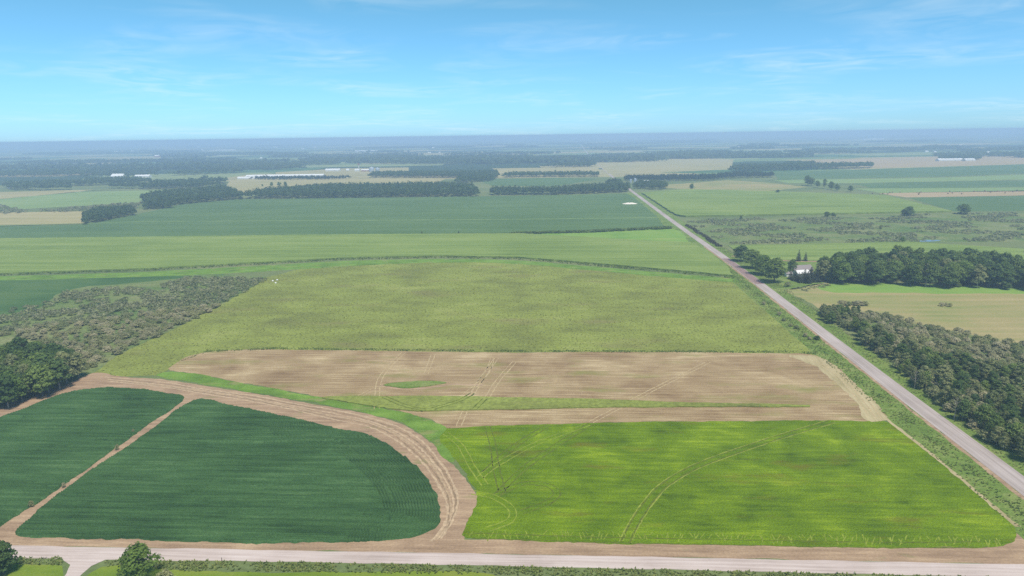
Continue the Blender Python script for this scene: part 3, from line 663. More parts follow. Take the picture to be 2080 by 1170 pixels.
# --- stands of trees whose single trees can be told apart
def on_screen(p, H=8.0, mx=30):
    q = np.array([p[0], p[1], H * 0.5 - CAM_H]) @ CR
    if q[2] > -5: return False
    x = 1040 + FPX * q[0] / -q[2]; y = 585 - FPX * q[1] / -q[2]
    return -mx < x < 2080 + mx and y < 1170 + mx
LOOKS = {'b': ['mid green', 'deep green', 'plain green', 'yellow green', 'dark green'], 'a': ['slender grey green', 'slender mid green', 'slim greyish', 'slim deep green'], 'w': ['grey', 'greenish', 'pale', 'green']}
def stand(poly, spacing, kinds, hr, label, cat, group, name, limit=300, wide=1.0, keep=None):
    pts = scatter(poly, spacing)
    pts = pts[np.argsort(np.hypot(pts[:, 0], pts[:, 1]))]
    if keep is not None: pts = np.array([p for p in pts if keep(p)])
    pts = np.array([p for p in pts if on_screen(p)])
    edge = dist_line(pts[:, 0], pts[:, 1], list(poly) + [poly[0]])
    med = (hr[0] + hr[1]) / 2
    for p, de in list(zip(pts, edge))[:limit]:
        k = random.choice(kinds); v = random.randrange(len(SETS[k])); H = random.uniform(*hr) if not (k == 'w' and hr[1] > 6) else random.uniform(2.5, 4.5)
        lb = '%s %s %s, %s' % ('tall' if H > med else 'shorter', LOOKS[k][v], label, 'on its edge' if de < spacing * 0.8 else 'inside it')
        plant(k, p, H, lb, cat, group, name, wide * random.uniform(0.85, 1.15), v)
    rest = pts[limit:]
    if len(rest):
        h_ = rng.uniform(hr[0], hr[1], len(rest)); V, F, T = far_crowns(rest, h_, h_ * 1.4 * wide, 60, 0.22)
        me = mesh_np('scrub', V, F); at = me.attributes.new('tint', 'FLOAT', 'POINT'); at.data.foreach_set('value', T.astype(np.float32))
        link('scrub', me, SCRUBL, None, 'stuff', 'farther part of the ' + group, 'scrub')
    return len(pts)
grove_r = PX([(1668, 577), (1760, 580), (1900, 584), (2000, 588), (2200, 594), (2200, 560), (2080, 552), (1960, 543), (1860, 540), (1720, 543), (1672, 556)])
stand(grove_r, 8.8, 'bbba', (13, 19), 'tree of the dense grove behind the pasture', 'tree', 'grove beside the farmyard', 'broadleaf_tree', 240)
grove_l = PX([(-260, 900), (-90, 872), (10, 838), (80, 812), (135, 785), (165, 770), (150, 752), (90, 742), (0, 742), (-300, 790)])
stand(grove_l, 6.4, 'bbba', (11, 17), 'tree of the grove at the soybean field corner', 'tree', 'grove beside the left soybean field', 'broadleaf_tree', 160)
# roadside thicket: taller by the road, willow domes behind
thick_t = PX([(1748, 694), (1812, 745), (1874, 797), (1936, 846), (1998, 890), (2060, 934), (2140, 985), (2130, 780), (2030, 765), (1960, 750), (1880, 725), (1800, 692), (1730, 668)])
stand(thick_t, 4.2, 'aaaw', (4.5, 10.0), 'young tree of the roadside thicket', 'tree', 'thicket trees beside the straight road', 'young_tree', 290)
stand(PX([(1672, 655), (1690, 660), (1735, 652), (1745, 640), (1700, 634), (1668, 636)]), 3.2, 'a', (4.5, 7.0), 'aspen of the clump at the thicket tip', 'tree', 'aspen clump beside the pasture', 'aspen_tree', 60)
thick_s = PX([(1700, 655), (1735, 640), (1760, 636), (1900, 668), (2080, 704), (2130, 715), (2130, 785), (2030, 770), (1880, 728), (1730, 672)])
stand(thick_s, 5.0, 'w', (2.2, 3.8), 'alder bush of the thicket below dry pasture', 'bush', 'alder bushes of the roadside thicket', 'alder_bush', 290, 1.15)
# willow scrub on the left
scrub_l = PX([(545, 567), (430, 632), (245, 718), (190, 752), (60, 745), (0, 700), (-60, 640), (90, 620), (140, 592), (300, 585), (380, 565)])
def keep_scrub(p):
    a, b = np.array(P(540, 567)[:2]), np.array(P(230, 722)[:2])
    d = abs(np.cross(b - a, np.array(p) - a)) / np.linalg.norm(b - a)
    c_ = math.sin(p[0] * 0.09 + 1.3 * math.sin(p[1] * 0.05)) * math.sin(p[1] * 0.11 + p[0] * 0.03)
    return random.random() < (0.98 if d < 32 else 0.8 + 0.5 * c_ if d < 75 else 0.6 + 0.7 * c_)
stand(scrub_l, 5.0, 'w', (1.8, 3.2), 'willow bush of the scrub beside meadow', 'bush', 'willow scrub left of the meadow', 'willow_bush', 295, 1.4, keep_scrub)
# farmstead trees by the straight road (photo pixel of base, height m)
for x, y, H, v, nm in ((1505, 531, 14.5, 1, 'northernmost'), (1527, 545, 16, 0, 'second'), (1550, 558, 16, 3, 'third'), (1573, 574, 19, 2, 'southernmost')):
    plant('b', P(x, y)[:2], H, 'big round roadside tree, %s of the row beside the farmhouse' % nm, 'tree', None, 'broadleaf_tree', 1.3, v)
plant('b', P(1608, 556)[:2], 12, 'dark broadleaf tree behind the white shed by the farmhouse', 'tree', None, 'broadleaf_tree', 0.8, 1)
for x, y, H in ((1622, 530, 11), (1636, 530, 9)):
    plant('s', P(x, y)[:2], H, 'pointed dark spruce standing behind the farmhouse roof', 'tree', 'spruces behind the house', 'spruce_tree')
for x, y, H in ((1606, 567, 7), (1615, 570, 9), (1622, 572, 8), (1628, 574, 9), (1634, 573, 11), (1640, 575, 10), (1647, 572, 12.5), (1657, 572, 13), (1665, 571, 12)):
    plant('s', P(x, y)[:2], H, 'dark spruce in the row in front of the white shed', 'tree', 'spruces before the farmhouse', 'spruce_tree', 1.5)
plant('w', P(1600, 582)[:2], 3.4, 'round dark bush at the farmyard corner by the road', 'bush', None, 'round_bush', 1.0, 1)
# foreground trees below the near road
def top_at(x, y, H): return P(x, y, H)[:2]
plant('b', top_at(275, 1110, 9.5), 9.5, 'round green tree on the lawn beside the gravel road', 'tree', None, 'broadleaf_tree', 1.22, 3)
plant('b', top_at(-5, 1105, 9.0), 9.0, 'dark tree at the lawn edge left of the driveway', 'tree', None, 'broadleaf_tree', 1.2, 1)
plant('w', P(335, 1180)[:2], 3.0, 'low bush right of the round lawn tree', 'bush', None, 'garden_bush', 1.0, 1)
# single trees and bushes in the middle distance (photo base pixel, height px, width factor, label)
for x, y, hp, wd, k, lb, cat in (
    (1846, 440, 20, 1.5, 'b', 'wide dark bush at the far corner of the pale corn', 'tree'),
    (1836, 440, 15, 1.2, 'b', 'lower bush joined to the wide corn corner bush', 'tree'),
    (1957, 435, 20, 1.6, 'b', 'spreading bushy tree where corn meets the dark wedge field', 'tree'),
    (1680, 441, 11, 1.6, 'b', 'small tree on the dark front edge of pale corn', 'tree'),
    (1692, 441, 9, 1.4, 'b', 'tiny tree beside the small corn edge tree', 'tree'),
    (1788, 468, 11, 0.9, 'a', 'lone small tree standing in the brushland', 'tree'),
    (1505, 446, 8, 1.0, 'a', 'lone sapling at the brushland corner by corn', 'tree'),
    (1405, 386, 13, 1.0, 'b', 'solitary tree on the fence line left of far pasture', 'tree'),
    (1580, 393, 8, 1.3, 'b', 'solitary round bush in the middle of pale corn', 'bush'),
    (1640, 377, 20, 1.0, 'b', 'tallest tree at the head of the short tree row', 'tree'),
    (1648, 378, 17, 1.1, 'b', 'second tree of the short tree row', 'tree'),
    (1660, 381, 14, 1.0, 'b', 'third tree of the short tree row', 'tree'),
    (1675, 383, 20, 0.7, 'a', 'slim tall tree in the middle of the short row', 'tree'),
    (1688, 386, 17, 1.0, 'b', 'broad tree near the low end of short row', 'tree'),
    (1700, 388, 14, 1.2, 'b', 'wide bush near the low end of short row', 'tree'),
    (1727, 390, 13, 1.1, 'b', 'separate end tree of the short row by bale field', 'tree'),
    (533, 379, 5, 1.0, 'b', 'tiny tree left of three round trees on tan field', 'tree'),
    (552, 379, 9, 1.1, 'b', 'leftmost round tree of three on the tan field', 'tree'),
    (567, 379, 9, 1.3, 'b', 'middle round tree of three on the tan field', 'tree'),
    (580, 379, 10, 1.0, 'b', 'round tree of three standing next to the wood', 'tree'),
    (1833, 492, 11, 1.3, 'b', 'dark bush beside the small pond', 'bush'),
    (2043, 588, 16, 1.7, 'b', 'separate wide bush in front of the grove', 'bush'),
    (1945, 583, 9, 1.8, 'b', 'low rounded bush at the foot of grove', 'bush'),
    (857, 476, 7, 0.8, 'a', 'tiny dark sapling on the soybean and corn boundary', 'tree'),
    (932, 475, 6, 0.8, 'a', 'second tiny sapling on the soybean and corn boundary', 'tree'),
    (1660, 690, 8, 2.0, 'b', 'low dark bush in the ditch beside property corner', 'bush')):
    H = hp * mpp(x, y); plant(k, P(x, y)[:2], H, lb, cat, None, 'small_tree' if cat == 'tree' else 'round_bush', wd)
# bushes on the pasture and along the ditch
for x, y in ((1708, 621), (1716, 620), (1724, 621), (1733, 620), (1741, 621), (1750, 621), (1757, 621)):
    plant('w', P(x, y)[:2], random.uniform(2.4, 3.6), 'bush of the dark clump on the dry pasture', 'bush', 'dark bush clump on pasture', 'round_bush')
for x, y in ((1912, 622), (1920, 621), (1929, 623)):
    plant('w', P(x, y)[:2], random.uniform(2.0, 3.0), 'bush of the small clump further along the pasture', 'bush', 'small bush clump on pasture', 'round_bush')
for x, y in ((1551, 619), (1583, 640), (1592, 652), (1606, 663), (1618, 668), (1636, 684), (1645, 690)):
    plant('w', P(x, y)[:2], random.uniform(1.6, 2.4), 'low bush in the ditch along the meadow', 'bush', 'ditch bushes along the straight road', 'ditch_bush')
for x, y in ((64, 1030), (130, 991), (238, 914), (271, 880)):
    plant('w', P(x, y)[:2], random.uniform(1.5, 2.2), 'pale weed bush on the lane between soybean fields', 'bush', 'weeds along the dividing lane', 'weed_bush', 0.5)

def dead_tree(xy, H, label):
    prt = [tube([(0, 0, -0.2), (0.15, 0.1, H * 0.4), (0.1, 0.3, H * 0.75), (0.3, 0.2, H)], [H * 0.022, H * 0.016, H * 0.009, 0.03])]
    for i in range(14):
        z = H * (0.35 + 0.045 * i); a = i * 2.3; l = H * 0.26 * (1.15 - i / 14)
        prt.append(tube([(0.15, 0.15, z), (l * 0.6 * math.cos(a), l * 0.6 * math.sin(a), z + l * 0.35), (l * math.cos(a + .2), l * math.sin(a + .2), z + l * 0.9)], [H * 0.008, H * 0.006, 0.03], 4))
    V, F = merge(prt); e = bpy.data.objects.new('dead_tree', None); C.objects.link(e); e.location = (xy[0], xy[1], 0); e['label'] = label; e['category'] = 'tree'
    link('trunk', mesh_np('trunk', V[:24], prt[0][1]), BARKP, e)
    V2, F2 = merge(prt[1:]); link('branches', mesh_np('branches', V2, F2), BARKP, e)
dead_tree(P(1880, 583)[:2], 19, 'bare pale dead tree at the front of the dense grove')
dead_tree(P(1938, 853)[:2], 10, 'bare pale dead tree at the roadside thicket edge')
dead_tree(P(1857, 790)[:2], 9, 'thin pale dead trunk on the roadside thicket verge')
# ------------------------------------------------------------------ far woods: masses of trees
def wood(name, polys, spacing, hr, wr, ncard, csize, mat, label, cat='woodland', gap=None):
    Vs, Fs, Ts, o = [], [], [], 0
    for poly in polys:
        pts = scatter(poly, spacing)
        if gap and len(pts):
            k_ = 2 * math.pi / (gap * 1.0); ph = rng.uniform(0, 6, 4)
            pn = np.sin(pts[:, 0] * k_ * 0.4 + ph[0] + 1.5 * np.sin(pts[:, 1] * k_ * 0.5 + ph[1])) + 0.8 * np.sin(pts[:, 1] * k_ + ph[2] + np.sin(pts[:, 0] * k_ * 0.7 + ph[3]))
            pts = pts[pn > 0.1]
        if len(pts) == 0: continue
        h_ = rng.uniform(hr[0], hr[1], len(pts)); w_ = rng.uniform(wr[0], wr[1], len(pts))
        V, F, T = far_crowns(pts, h_, w_, ncard, csize)
        Vs.append(V); Fs.append(F + o); Ts.append(T); o += len(V)
    if not Vs: return
    me = mesh_np(name, np.concatenate(Vs), np.concatenate(Fs))
    at = me.attributes.new('tint', 'FLOAT', 'POINT'); at.data.foreach_set('value', np.concatenate(Ts).astype(np.float32))
    link(name, me, mat, None, 'stuff', label, cat)
W_ = lambda *p: PX(p)
wood('woodland_belt', [W_((500, 404), (600, 404), (700, 403), (800, 402), (972, 399), (960, 385), (900, 381), (760, 383), (660, 385), (600, 389), (520, 397))], 8.0, (11, 17), (7, 10), 62, 0.34, FARLEAF, 'long dark woodland belt above the soybean field')
wood('woodland_belt', [W_((1000, 397), (1130, 396), (1278, 391), (1275, 382), (1190, 385), (1130, 391), (1080, 392), (1000, 390))], 8.0, (10, 16), (7, 10), 62, 0.34, FARLEAF, 'woodland belt ending at the straight road')
wood('woodland', [W_((286, 407), (330, 397), (420, 391), (452, 384), (482, 397), (500, 404), (418, 411), (350, 418), (300, 418))], 8.0, (11, 16), (7, 10), 55, 0.34, FARLEAF, 'wood bulging out at the west end of the belt')
wood('woodland', [W_((170, 458), (200, 453), (276, 438), (266, 428), (200, 433), (172, 441)), W_((286, 426), (352, 424), (345, 417), (300, 419))], 6.5, (9, 13), (6, 8.5), 62, 0.34, FARLEAF, 'small dark wood at the tip of the tan field')
wood('scrub', [W_((0, 418), (30, 424), (60, 432), (0, 436)), W_((70, 430), (200, 418), (290, 412), (280, 424), (200, 428), (120, 432))], 9, (2, 5), (4, 7), 26, 0.4, SCRUBL, 'low brush between the pale field and small wood', 'scrub')
wood('woodland', [W_((25, 387), (160, 387), (215, 384), (330, 386), (400, 383), (455, 379), (462, 370), (420, 366), (300, 366), (200, 369), (60, 372), (0, 377))], 11, (11, 16), (9, 13), 40, 0.36, FARLEAF, 'broad wood round the white farm buildings at left', gap=170)
wood('woodland', [W_((270, 360), (480, 352), (510, 347), (620, 344), (690, 338), (690, 332), (560, 333), (380, 338), (250, 347), (-100, 354), (-100, 362), (150, 362))], 15, (12, 17), (12, 17), 26, 0.42, FARLEAF, 'hazy wood stretching behind the left farm buildings', gap=330)
wood('woodland_belt', [W_((748, 361), (930, 362), (1000, 358), (1010, 354), (760, 356)), W_((925, 373), (1000, 368), (1015, 358), (940, 362))], 9, (11, 16), (8, 11), 40, 0.36, FARLEAF, 'wood belt right of the silos')
wood('woodland_belt', [W_((1020, 361), (1215, 359), (1215, 356), (1030, 357))], 9, (10, 15), (8, 11), 40, 0.36, FARLEAF, 'thin wood belt reaching the far road')
wood('woodland_belt', [W_((760, 341), (990, 342), (1205, 339), (1205, 336), (770, 337)), W_((700, 333), (900, 334), (1190, 327), (1190, 320), (700, 324))], 14, (11, 16), (12, 16), 24, 0.42, FARLEAF, 'two hazy wood belts left of the far road', gap=420)
wood('pine_plantation', [W_((1268, 368), (1340, 369), (1440, 368), (1480, 363), (1570, 361), (1572, 357), (1500, 355), (1440, 361), (1270, 363))], 7.5, (9, 13), (5, 7.5), 44, 0.36, FARPINE, 'dark even plantation right of the far road')
wood('woodland', [W_((1480, 350), (1575, 347), (1770, 342), (1776, 339), (1640, 340), (1500, 343)), W_((1590, 340), (1655, 339), (1650, 336), (1600, 337))], 10, (13, 19), (9, 13), 40, 0.36, FARLEAF, 'dark oblong wood standing alone right of road')
wood('woodland_belt', [W_((1510, 315), (1870, 314), (1870, 311), (1510, 312)), W_((1190, 323), (1260, 322), (1310, 318), (1490, 314), (1480, 309), (1330, 311), (1200, 316)), W_((1810, 308), (1920, 312), (2015, 312), (2010, 302), (1900, 299), (1830, 302))], 22, (12, 18), (18, 26), 20, 0.45, FARLEAF, 'hazy wood belts on the far right plain', gap=500)
wood('yard_trees', [W_((1285, 383), (1330, 386), (1360, 384), (1350, 376), (1300, 375)), W_((1230, 378), (1262, 380), (1262, 373), (1235, 372))], 9, (8, 14), (7, 10), 50, 0.36, FARLEAF, 'loose trees round the farmstead at the wood end', 'trees')
wood('yard_trees', [W_((1908, 324), (1990, 325), (1988, 321), (1912, 320))], 12, (10, 15), (11, 14), 30, 0.4, FARLEAF, 'trees behind the white barns on the plain', 'trees')
wood('yard_trees', [W_((505, 364), (560, 366), (660, 365), (715, 363), (715, 362), (505, 363))], 9, (5, 11), (5, 8), 34, 0.38, FARPINE, 'ragged row of trees before the long white barns', 'trees')
# scattered belts out to the horizon
far_polys = []
for i in range(130):
    y = 276 + 60 * random.random() ** 1.6; x = random.uniform(-200, 2280); y += (1040 - x) * 0.0139
    if abs(x - 1195) < 25: continue
    c = P(x, y)
    if c[1] > 13000 or c[1] < 2300: continue
    Lh = random.uniform(120, 520); Wd = random.uniform(25, 110)
    far_polys.append([(c[0] - Lh, c[1] - Wd), (c[0] + Lh * 0.6, c[1] - Wd), (c[0] + Lh, c[1] + Wd * 0.3), (c[0] + Lh * 0.4, c[1] + Wd), (c[0] - Lh * 0.8, c[1] + Wd)])
wood('far_woodland', far_polys, 30, (11, 18), (24, 36), 14, 0.5, FARLEAF, 'scattered hazy woods and tree belts out to the horizon')

# ------------------------------------------------------------------ grasses and brush (nobody could count them)
def tufts(name, poly, n_per_m2, h, wdt, mat, label, blades=4, limit=40000):
    pts = scatter(poly, 1 / math.sqrt(n_per_m2), 0.6)
    ph = rng.uniform(0, 6, 3); pn = np.sin(pts[:, 0] * 0.21 + ph[0]) * np.sin(pts[:, 1] * 0.27 + ph[1]) + 0.6 * np.sin(pts[:, 0] * 0.7 + pts[:, 1] * 0.5 + ph[2])
    pts = pts[rng.random(len(pts)) < np.clip(0.62 + 0.5 * pn, 0.08, 1)]
    if len(pts) > limit: pts = pts[rng.permutation(len(pts))[:limit]]
    pts = pts + rng.normal(size=pts.shape) * 0.3 / math.sqrt(n_per_m2)
    n = len(pts)
    a = rng.uniform(0, 6.28, (n, blades)); hh = rng.uniform(0.5, 1.2, (n, blades)) * h; ww = rng.uniform(0.6, 1.2, (n, blades)) * wdt
    lean = rng.uniform(0.5, 1.3, (n, blades)) * h
    base = np.zeros((n, blades, 3)); base[:, :, :2] = pts[:, None, :]; base[:, :, 2] = 0.0
    u = np.stack([np.cos(a), np.sin(a), np.zeros_like(a)], 2); v = np.stack([-np.sin(a), np.cos(a), np.zeros_like(a)], 2)
    V = np.empty((n, blades, 4, 3))
    V[:, :, 0] = base - u * ww[..., None] * 0.5; V[:, :, 1] = base + u * ww[..., None] * 0.5
    top = base + v * lean[..., None]; top[:, :, 2] = hh
    V[:, :, 2] = top + u * ww[..., None] * 0.3; V[:, :, 3] = top - u * ww[..., None] * 0.3
    F = np.arange(n * blades * 4).reshape(-1, 4)
    me = mesh_np(name, V.reshape(-1, 3), F)
    at = me.attributes.new('tint', 'FLOAT', 'POINT'); at.data.foreach_set('value', np.repeat(rng.random(n), blades * 4).astype(np.float32))
    return link(name, me, mat, None, 'stuff', label, 'grass')
tufts('tall_grass', PX([(-100, 1131), (126, 1134), (126, 1148), (-100, 1147)]), 3.0, 0.5, 0.4, GRASSL, 'tall grass between the gravel road and left lawn')
tufts('tall_grass', PX([(212, 1139), (700, 1144), (1400, 1159), (2080, 1175), (2080, 1215), (1400, 1180), (1000, 1166), (400, 1160), (215, 1150)]), 3.0, 0.45, 0.4, GRASSL, 'ragged ditch grass below the gravel road')
def strip_poly(o0, o1, y0, y1):
    Y_ = np.arange(y0, y1, 10.0)
    return [(road_x(y) + o0, y) for y in Y_] + [(road_x(y) + o1, y) for y in Y_[::-1]]
tufts('ditch_grass', strip_poly(-14, -2.0, 165, 640), 0.8, 0.35, 0.4, GRASSL, 'coarse grass in the ditch beside the hay field')
tufts('ditch_grass', strip_poly(-9, -6.0, 165, 660), 0.5, 0.6, 0.4, GRASSD, 'dark reeds along the ditch bottom')
tufts('ditch_grass', strip_poly(9.5, 20, 180, 700), 0.7, 0.4, 0.4, GRASSL, 'rank grass between straight road and thicket')
tufts('meadow_grass', straight(PX(meadow_px), True, 8), 0.30, 0.22, 0.7, TUSS, 'tussocks of the rough meadow', 4, 9000)
tufts('edge_grass', PX([(345, 742), (420, 712), (555, 706), (1000, 711), (1600, 713), (1660, 716), (1658, 721), (1600, 717), (1000, 715), (555, 710), (420, 716)]), 2.0, 0.35, 0.4, GRASSD, 'tall dark grass edge along the stubble top')
tufts('ditch_grass', PX([(-200, 561), (0, 557), (300, 547), (560, 533), (700, 525), (900, 521), (1050, 524), (1200, 536), (1350, 549), (1490, 563), (1490, 566), (1350, 553), (1200, 540), (1050, 527), (900, 524), (700, 528), (560, 536), (300, 550), (0, 560), (-200, 565)]), 0.3, 0.9, 0.8, GRASSD, 'dark corn and reed edge across the middle')
tufts('hedge', PX([(1040, 474), (1200, 470), (1362, 462), (1362, 465), (1200, 472.5), (1040, 476)]), 0.5, 2.2, 2.6, GRASSD, 'dark hedge line above the clover wedge')
wood('brush', [PX([(1390, 447), (1700, 440), (1935, 434), (2200, 431), (2200, 489), (2080, 490), (1700, 493), (1485, 496), (1440, 482)])], 6.0, (0.9, 2.4), (3, 7.5), 16, 0.34, SCRUBL, 'low grey brush covering the wet ground', 'scrub', gap=46)
wood('brush', [[(road_x(y) + 12, y) for y in np.arange(690, 880, 10)] + [(road_x(y) + 17, y) for y in np.arange(690, 880, 10)[::-1]]], 3.0, (1.2, 2.2), (2.5, 4), 16, 0.36, leaf_mat('dark_brush', (74, 66, 56), (92, 86, 68), 0.2, attr=True), 'dark brown brush pile along the road edge', 'scrub')
wood('brush', [PX([(1600, 588), (1680, 577), (1700, 580), (1640, 592)])], 4, (0.5, 1.2), (2, 4), 14, 0.36, SCRUBL, 'weedy growth before the spruces', 'scrub')

# ------------------------------------------------------------------ buildings
WHITE = plain_mat('white_metal', (226, 226, 224), 0.5, 0.05)
ROOFG = plain_mat('grey_shingles', (142, 134, 134), 0.9, 0.12, 1.5)
ROOFW = plain_mat('white_roof', (232, 232, 232), 0.45, 0.04)
REDW = plain_mat('red_paint', (150, 74, 62), 0.8, 0.12)
TANW = plain_mat('tan_siding', (186, 168, 148), 0.8, 0.08)
GLASS = plain_mat('dark_glass', (44, 52, 60), 0.2, 0.05)
STEEL = plain_mat('galvanized_steel', (198, 204, 210), 0.4, 0.08, 0.5, 0.4)
def box(a, b):
    (x0, y0, z0), (x1, y1, z1) = a, b
    V = np.array([(x0, y0, z0), (x1, y0, z0), (x1, y1, z0), (x0, y1, z0), (x0, y0, z1), (x1, y0, z1), (x1, y1, z1), (x0, y1, z1)], float)
    F = np.array([(0, 3, 2, 1), (4, 5, 6, 7), (0, 1, 5, 4), (1, 2, 6, 5), (2, 3, 7, 6), (3, 0, 4, 7)])
    return V, F
def barn(name, xy, Lx, Wy, hw, hr, rot, wall, roof, label, cat, windows=0, door=True, group=None):
    e = bpy.data.objects.new(name, None); C.objects.link(e); e.location = (xy[0], xy[1], 0); e.rotation_euler = (0, 0, rot)
    e['label'] = label; e['category'] = cat
    if group: e['group'] = group
    x, y = Lx / 2, Wy / 2
    V = [(-x, -y, 0), (x, -y, 0), (x, y, 0), (-x, y, 0), (-x, -y, hw), (x, -y, hw), (x, y, hw), (-x, y, hw), (-x, 0, hw + hr - .05), (x, 0, hw + hr - .05)]
    F = [(0, 1, 5, 4), (2, 3, 7, 6), (1, 2, 6, 9, 5), (3, 0, 4, 8, 7)]
    me = bpy.data.meshes.new('wall'); me.from_pydata(V, [], F); me.update()
    wl = link('wall', me, wall, e)
    ov, th = 0.4, 0.18; k = hr / y; z0 = hw - ov * k
    prt = []
    for s in (-1, 1):
        v = np.array([(-x - ov, s * (y + ov), z0), (x + ov, s * (y + ov), z0), (x + ov, 0, hw + hr), (-x - ov, 0, hw + hr)])
        v = np.concatenate([v, v + np.array([0, 0, th])])
        prt.append((v, np.array([(0, 1, 2, 3), (4, 5, 6, 7), (0, 1, 5, 4), (1, 2, 6, 5), (2, 3, 7, 6), (3, 0, 4, 7)])))
    V2, F2 = merge(prt); link('roof', mesh_np('roof', V2, F2), roof, e)
    if door:
        dw = min(3.0, Lx * 0.2); Vd, Fd = box((x * 0.3, -y - 0.06, 0), (x * 0.3 + dw, -y + 0.02, min(hw * 0.8, 3.2))); link('door', mesh_np('door', Vd, Fd), TANW, e)
    for i in range(windows):
        cx = -x + Lx * (i + 0.5) / max(windows, 1) - 0.5
        if door and x * 0.3 - 1.2 < cx < x * 0.3 + 3.2: continue
        Vd, Fd = box((cx, -y - 0.05, hw * 0.4), (cx + 1.1, -y + 0.02, hw * 0.4 + 1.2)); link('window', mesh_np('window', Vd, Fd), GLASS, e)
    return e
def silo(xy, r, h, label, name='grain_silo', group=None):
    e = bpy.data.objects.new(name, None); C.objects.link(e); e.location = (xy[0], xy[1], 0); e['label'] = label; e['category'] = 'silo'
    if group: e['group'] = group
    zs = np.linspace(0, h, 9); prof = []
    for i, z in enumerate(zs): prof += [(z, r), (z + 0.02, r + (0.12 if 0 < i < 8 else 0))]
    V, F = tube([(0, 0, z) for z, _ in prof], [q for _, q in prof], 20); link('bin_wall', mesh_np('bin_wall', V, F), STEEL, e)
    V, F = tube([(0, 0, h), (0, 0, h + r * 0.35), (0, 0, h + r * 0.55), (0, 0, h + r * 0.62)], [r + 0.2, r * 0.6, r * 0.2, 0.05], 20); link('roof', mesh_np('roof', V, F), STEEL, e)
    return e
hx = P(1632, 561)
barn('farmhouse', (hx[0] + 3, hx[1] + 13), 17, 9, 3.6, 3.0, R_(12), TANW, ROOFG, 'farmhouse with long grey gable roof among spruces', 'house', 5)
barn('shed', (hx[0] - 1, hx[1] + 2), 11, 8, 2.7, 2.0, R_(12), WHITE, ROOFW, 'white shed with bright roof in front of the farmhouse', 'shed', 3)
sx = P(1601, 561); barn('shed', (sx[0], sx[1]), 5, 4, 2.4, 1.4, R_(8), WHITE, ROOFG, 'tiny white hut beside the big roadside tree', 'shed', 1, False)
def far_barn(x, y, wpx, deep, hw, hr, wall, roof, label, cat='barn', rot=0.0, group=None, name='barn'):
    m = mpp(x, y); c = P(x, y)
    return barn(name, (c[0], c[1] + deep / 2), max(wpx * m, 6), deep, hw, hr, rot, wall, roof, label, cat, 0, wpx > 10, group)
far_barn(578, 360, 158, 18, 4.5, 3.5, WHITE, ROOFW, 'very long low white barn behind the ragged tree row')
far_barn(500, 364, 36, 16, 4.0, 3.0, WHITE, ROOFW, 'shorter white barn at the left end of the long barn')
far_barn(675, 348, 29, 20, 5.0, 4.0, WHITE, ROOFW, 'white machine shed left of the silo farm', 'shed')
far_barn(706, 347, 6, 12, 4.0, 3.0, WHITE, ROOFW, 'small white shed between machine shed and silo farm', 'shed')
far_barn(725, 348, 9, 14, 5.0, 3.0, WHITE, ROOFW, 'white block under the grain elevator tower')
far_barn(742, 348, 16, 14, 4.0, 3.0, REDW, ROOFW, 'low barn with reddish wall beside the silos')
c = P(755, 349); silo(c, 8.5, 12, 'larger domed steel silo at the farm beyond the belt')
c = P(767, 349); silo(c, 7.0, 11, 'smaller domed steel silo at the farm beyond the belt')
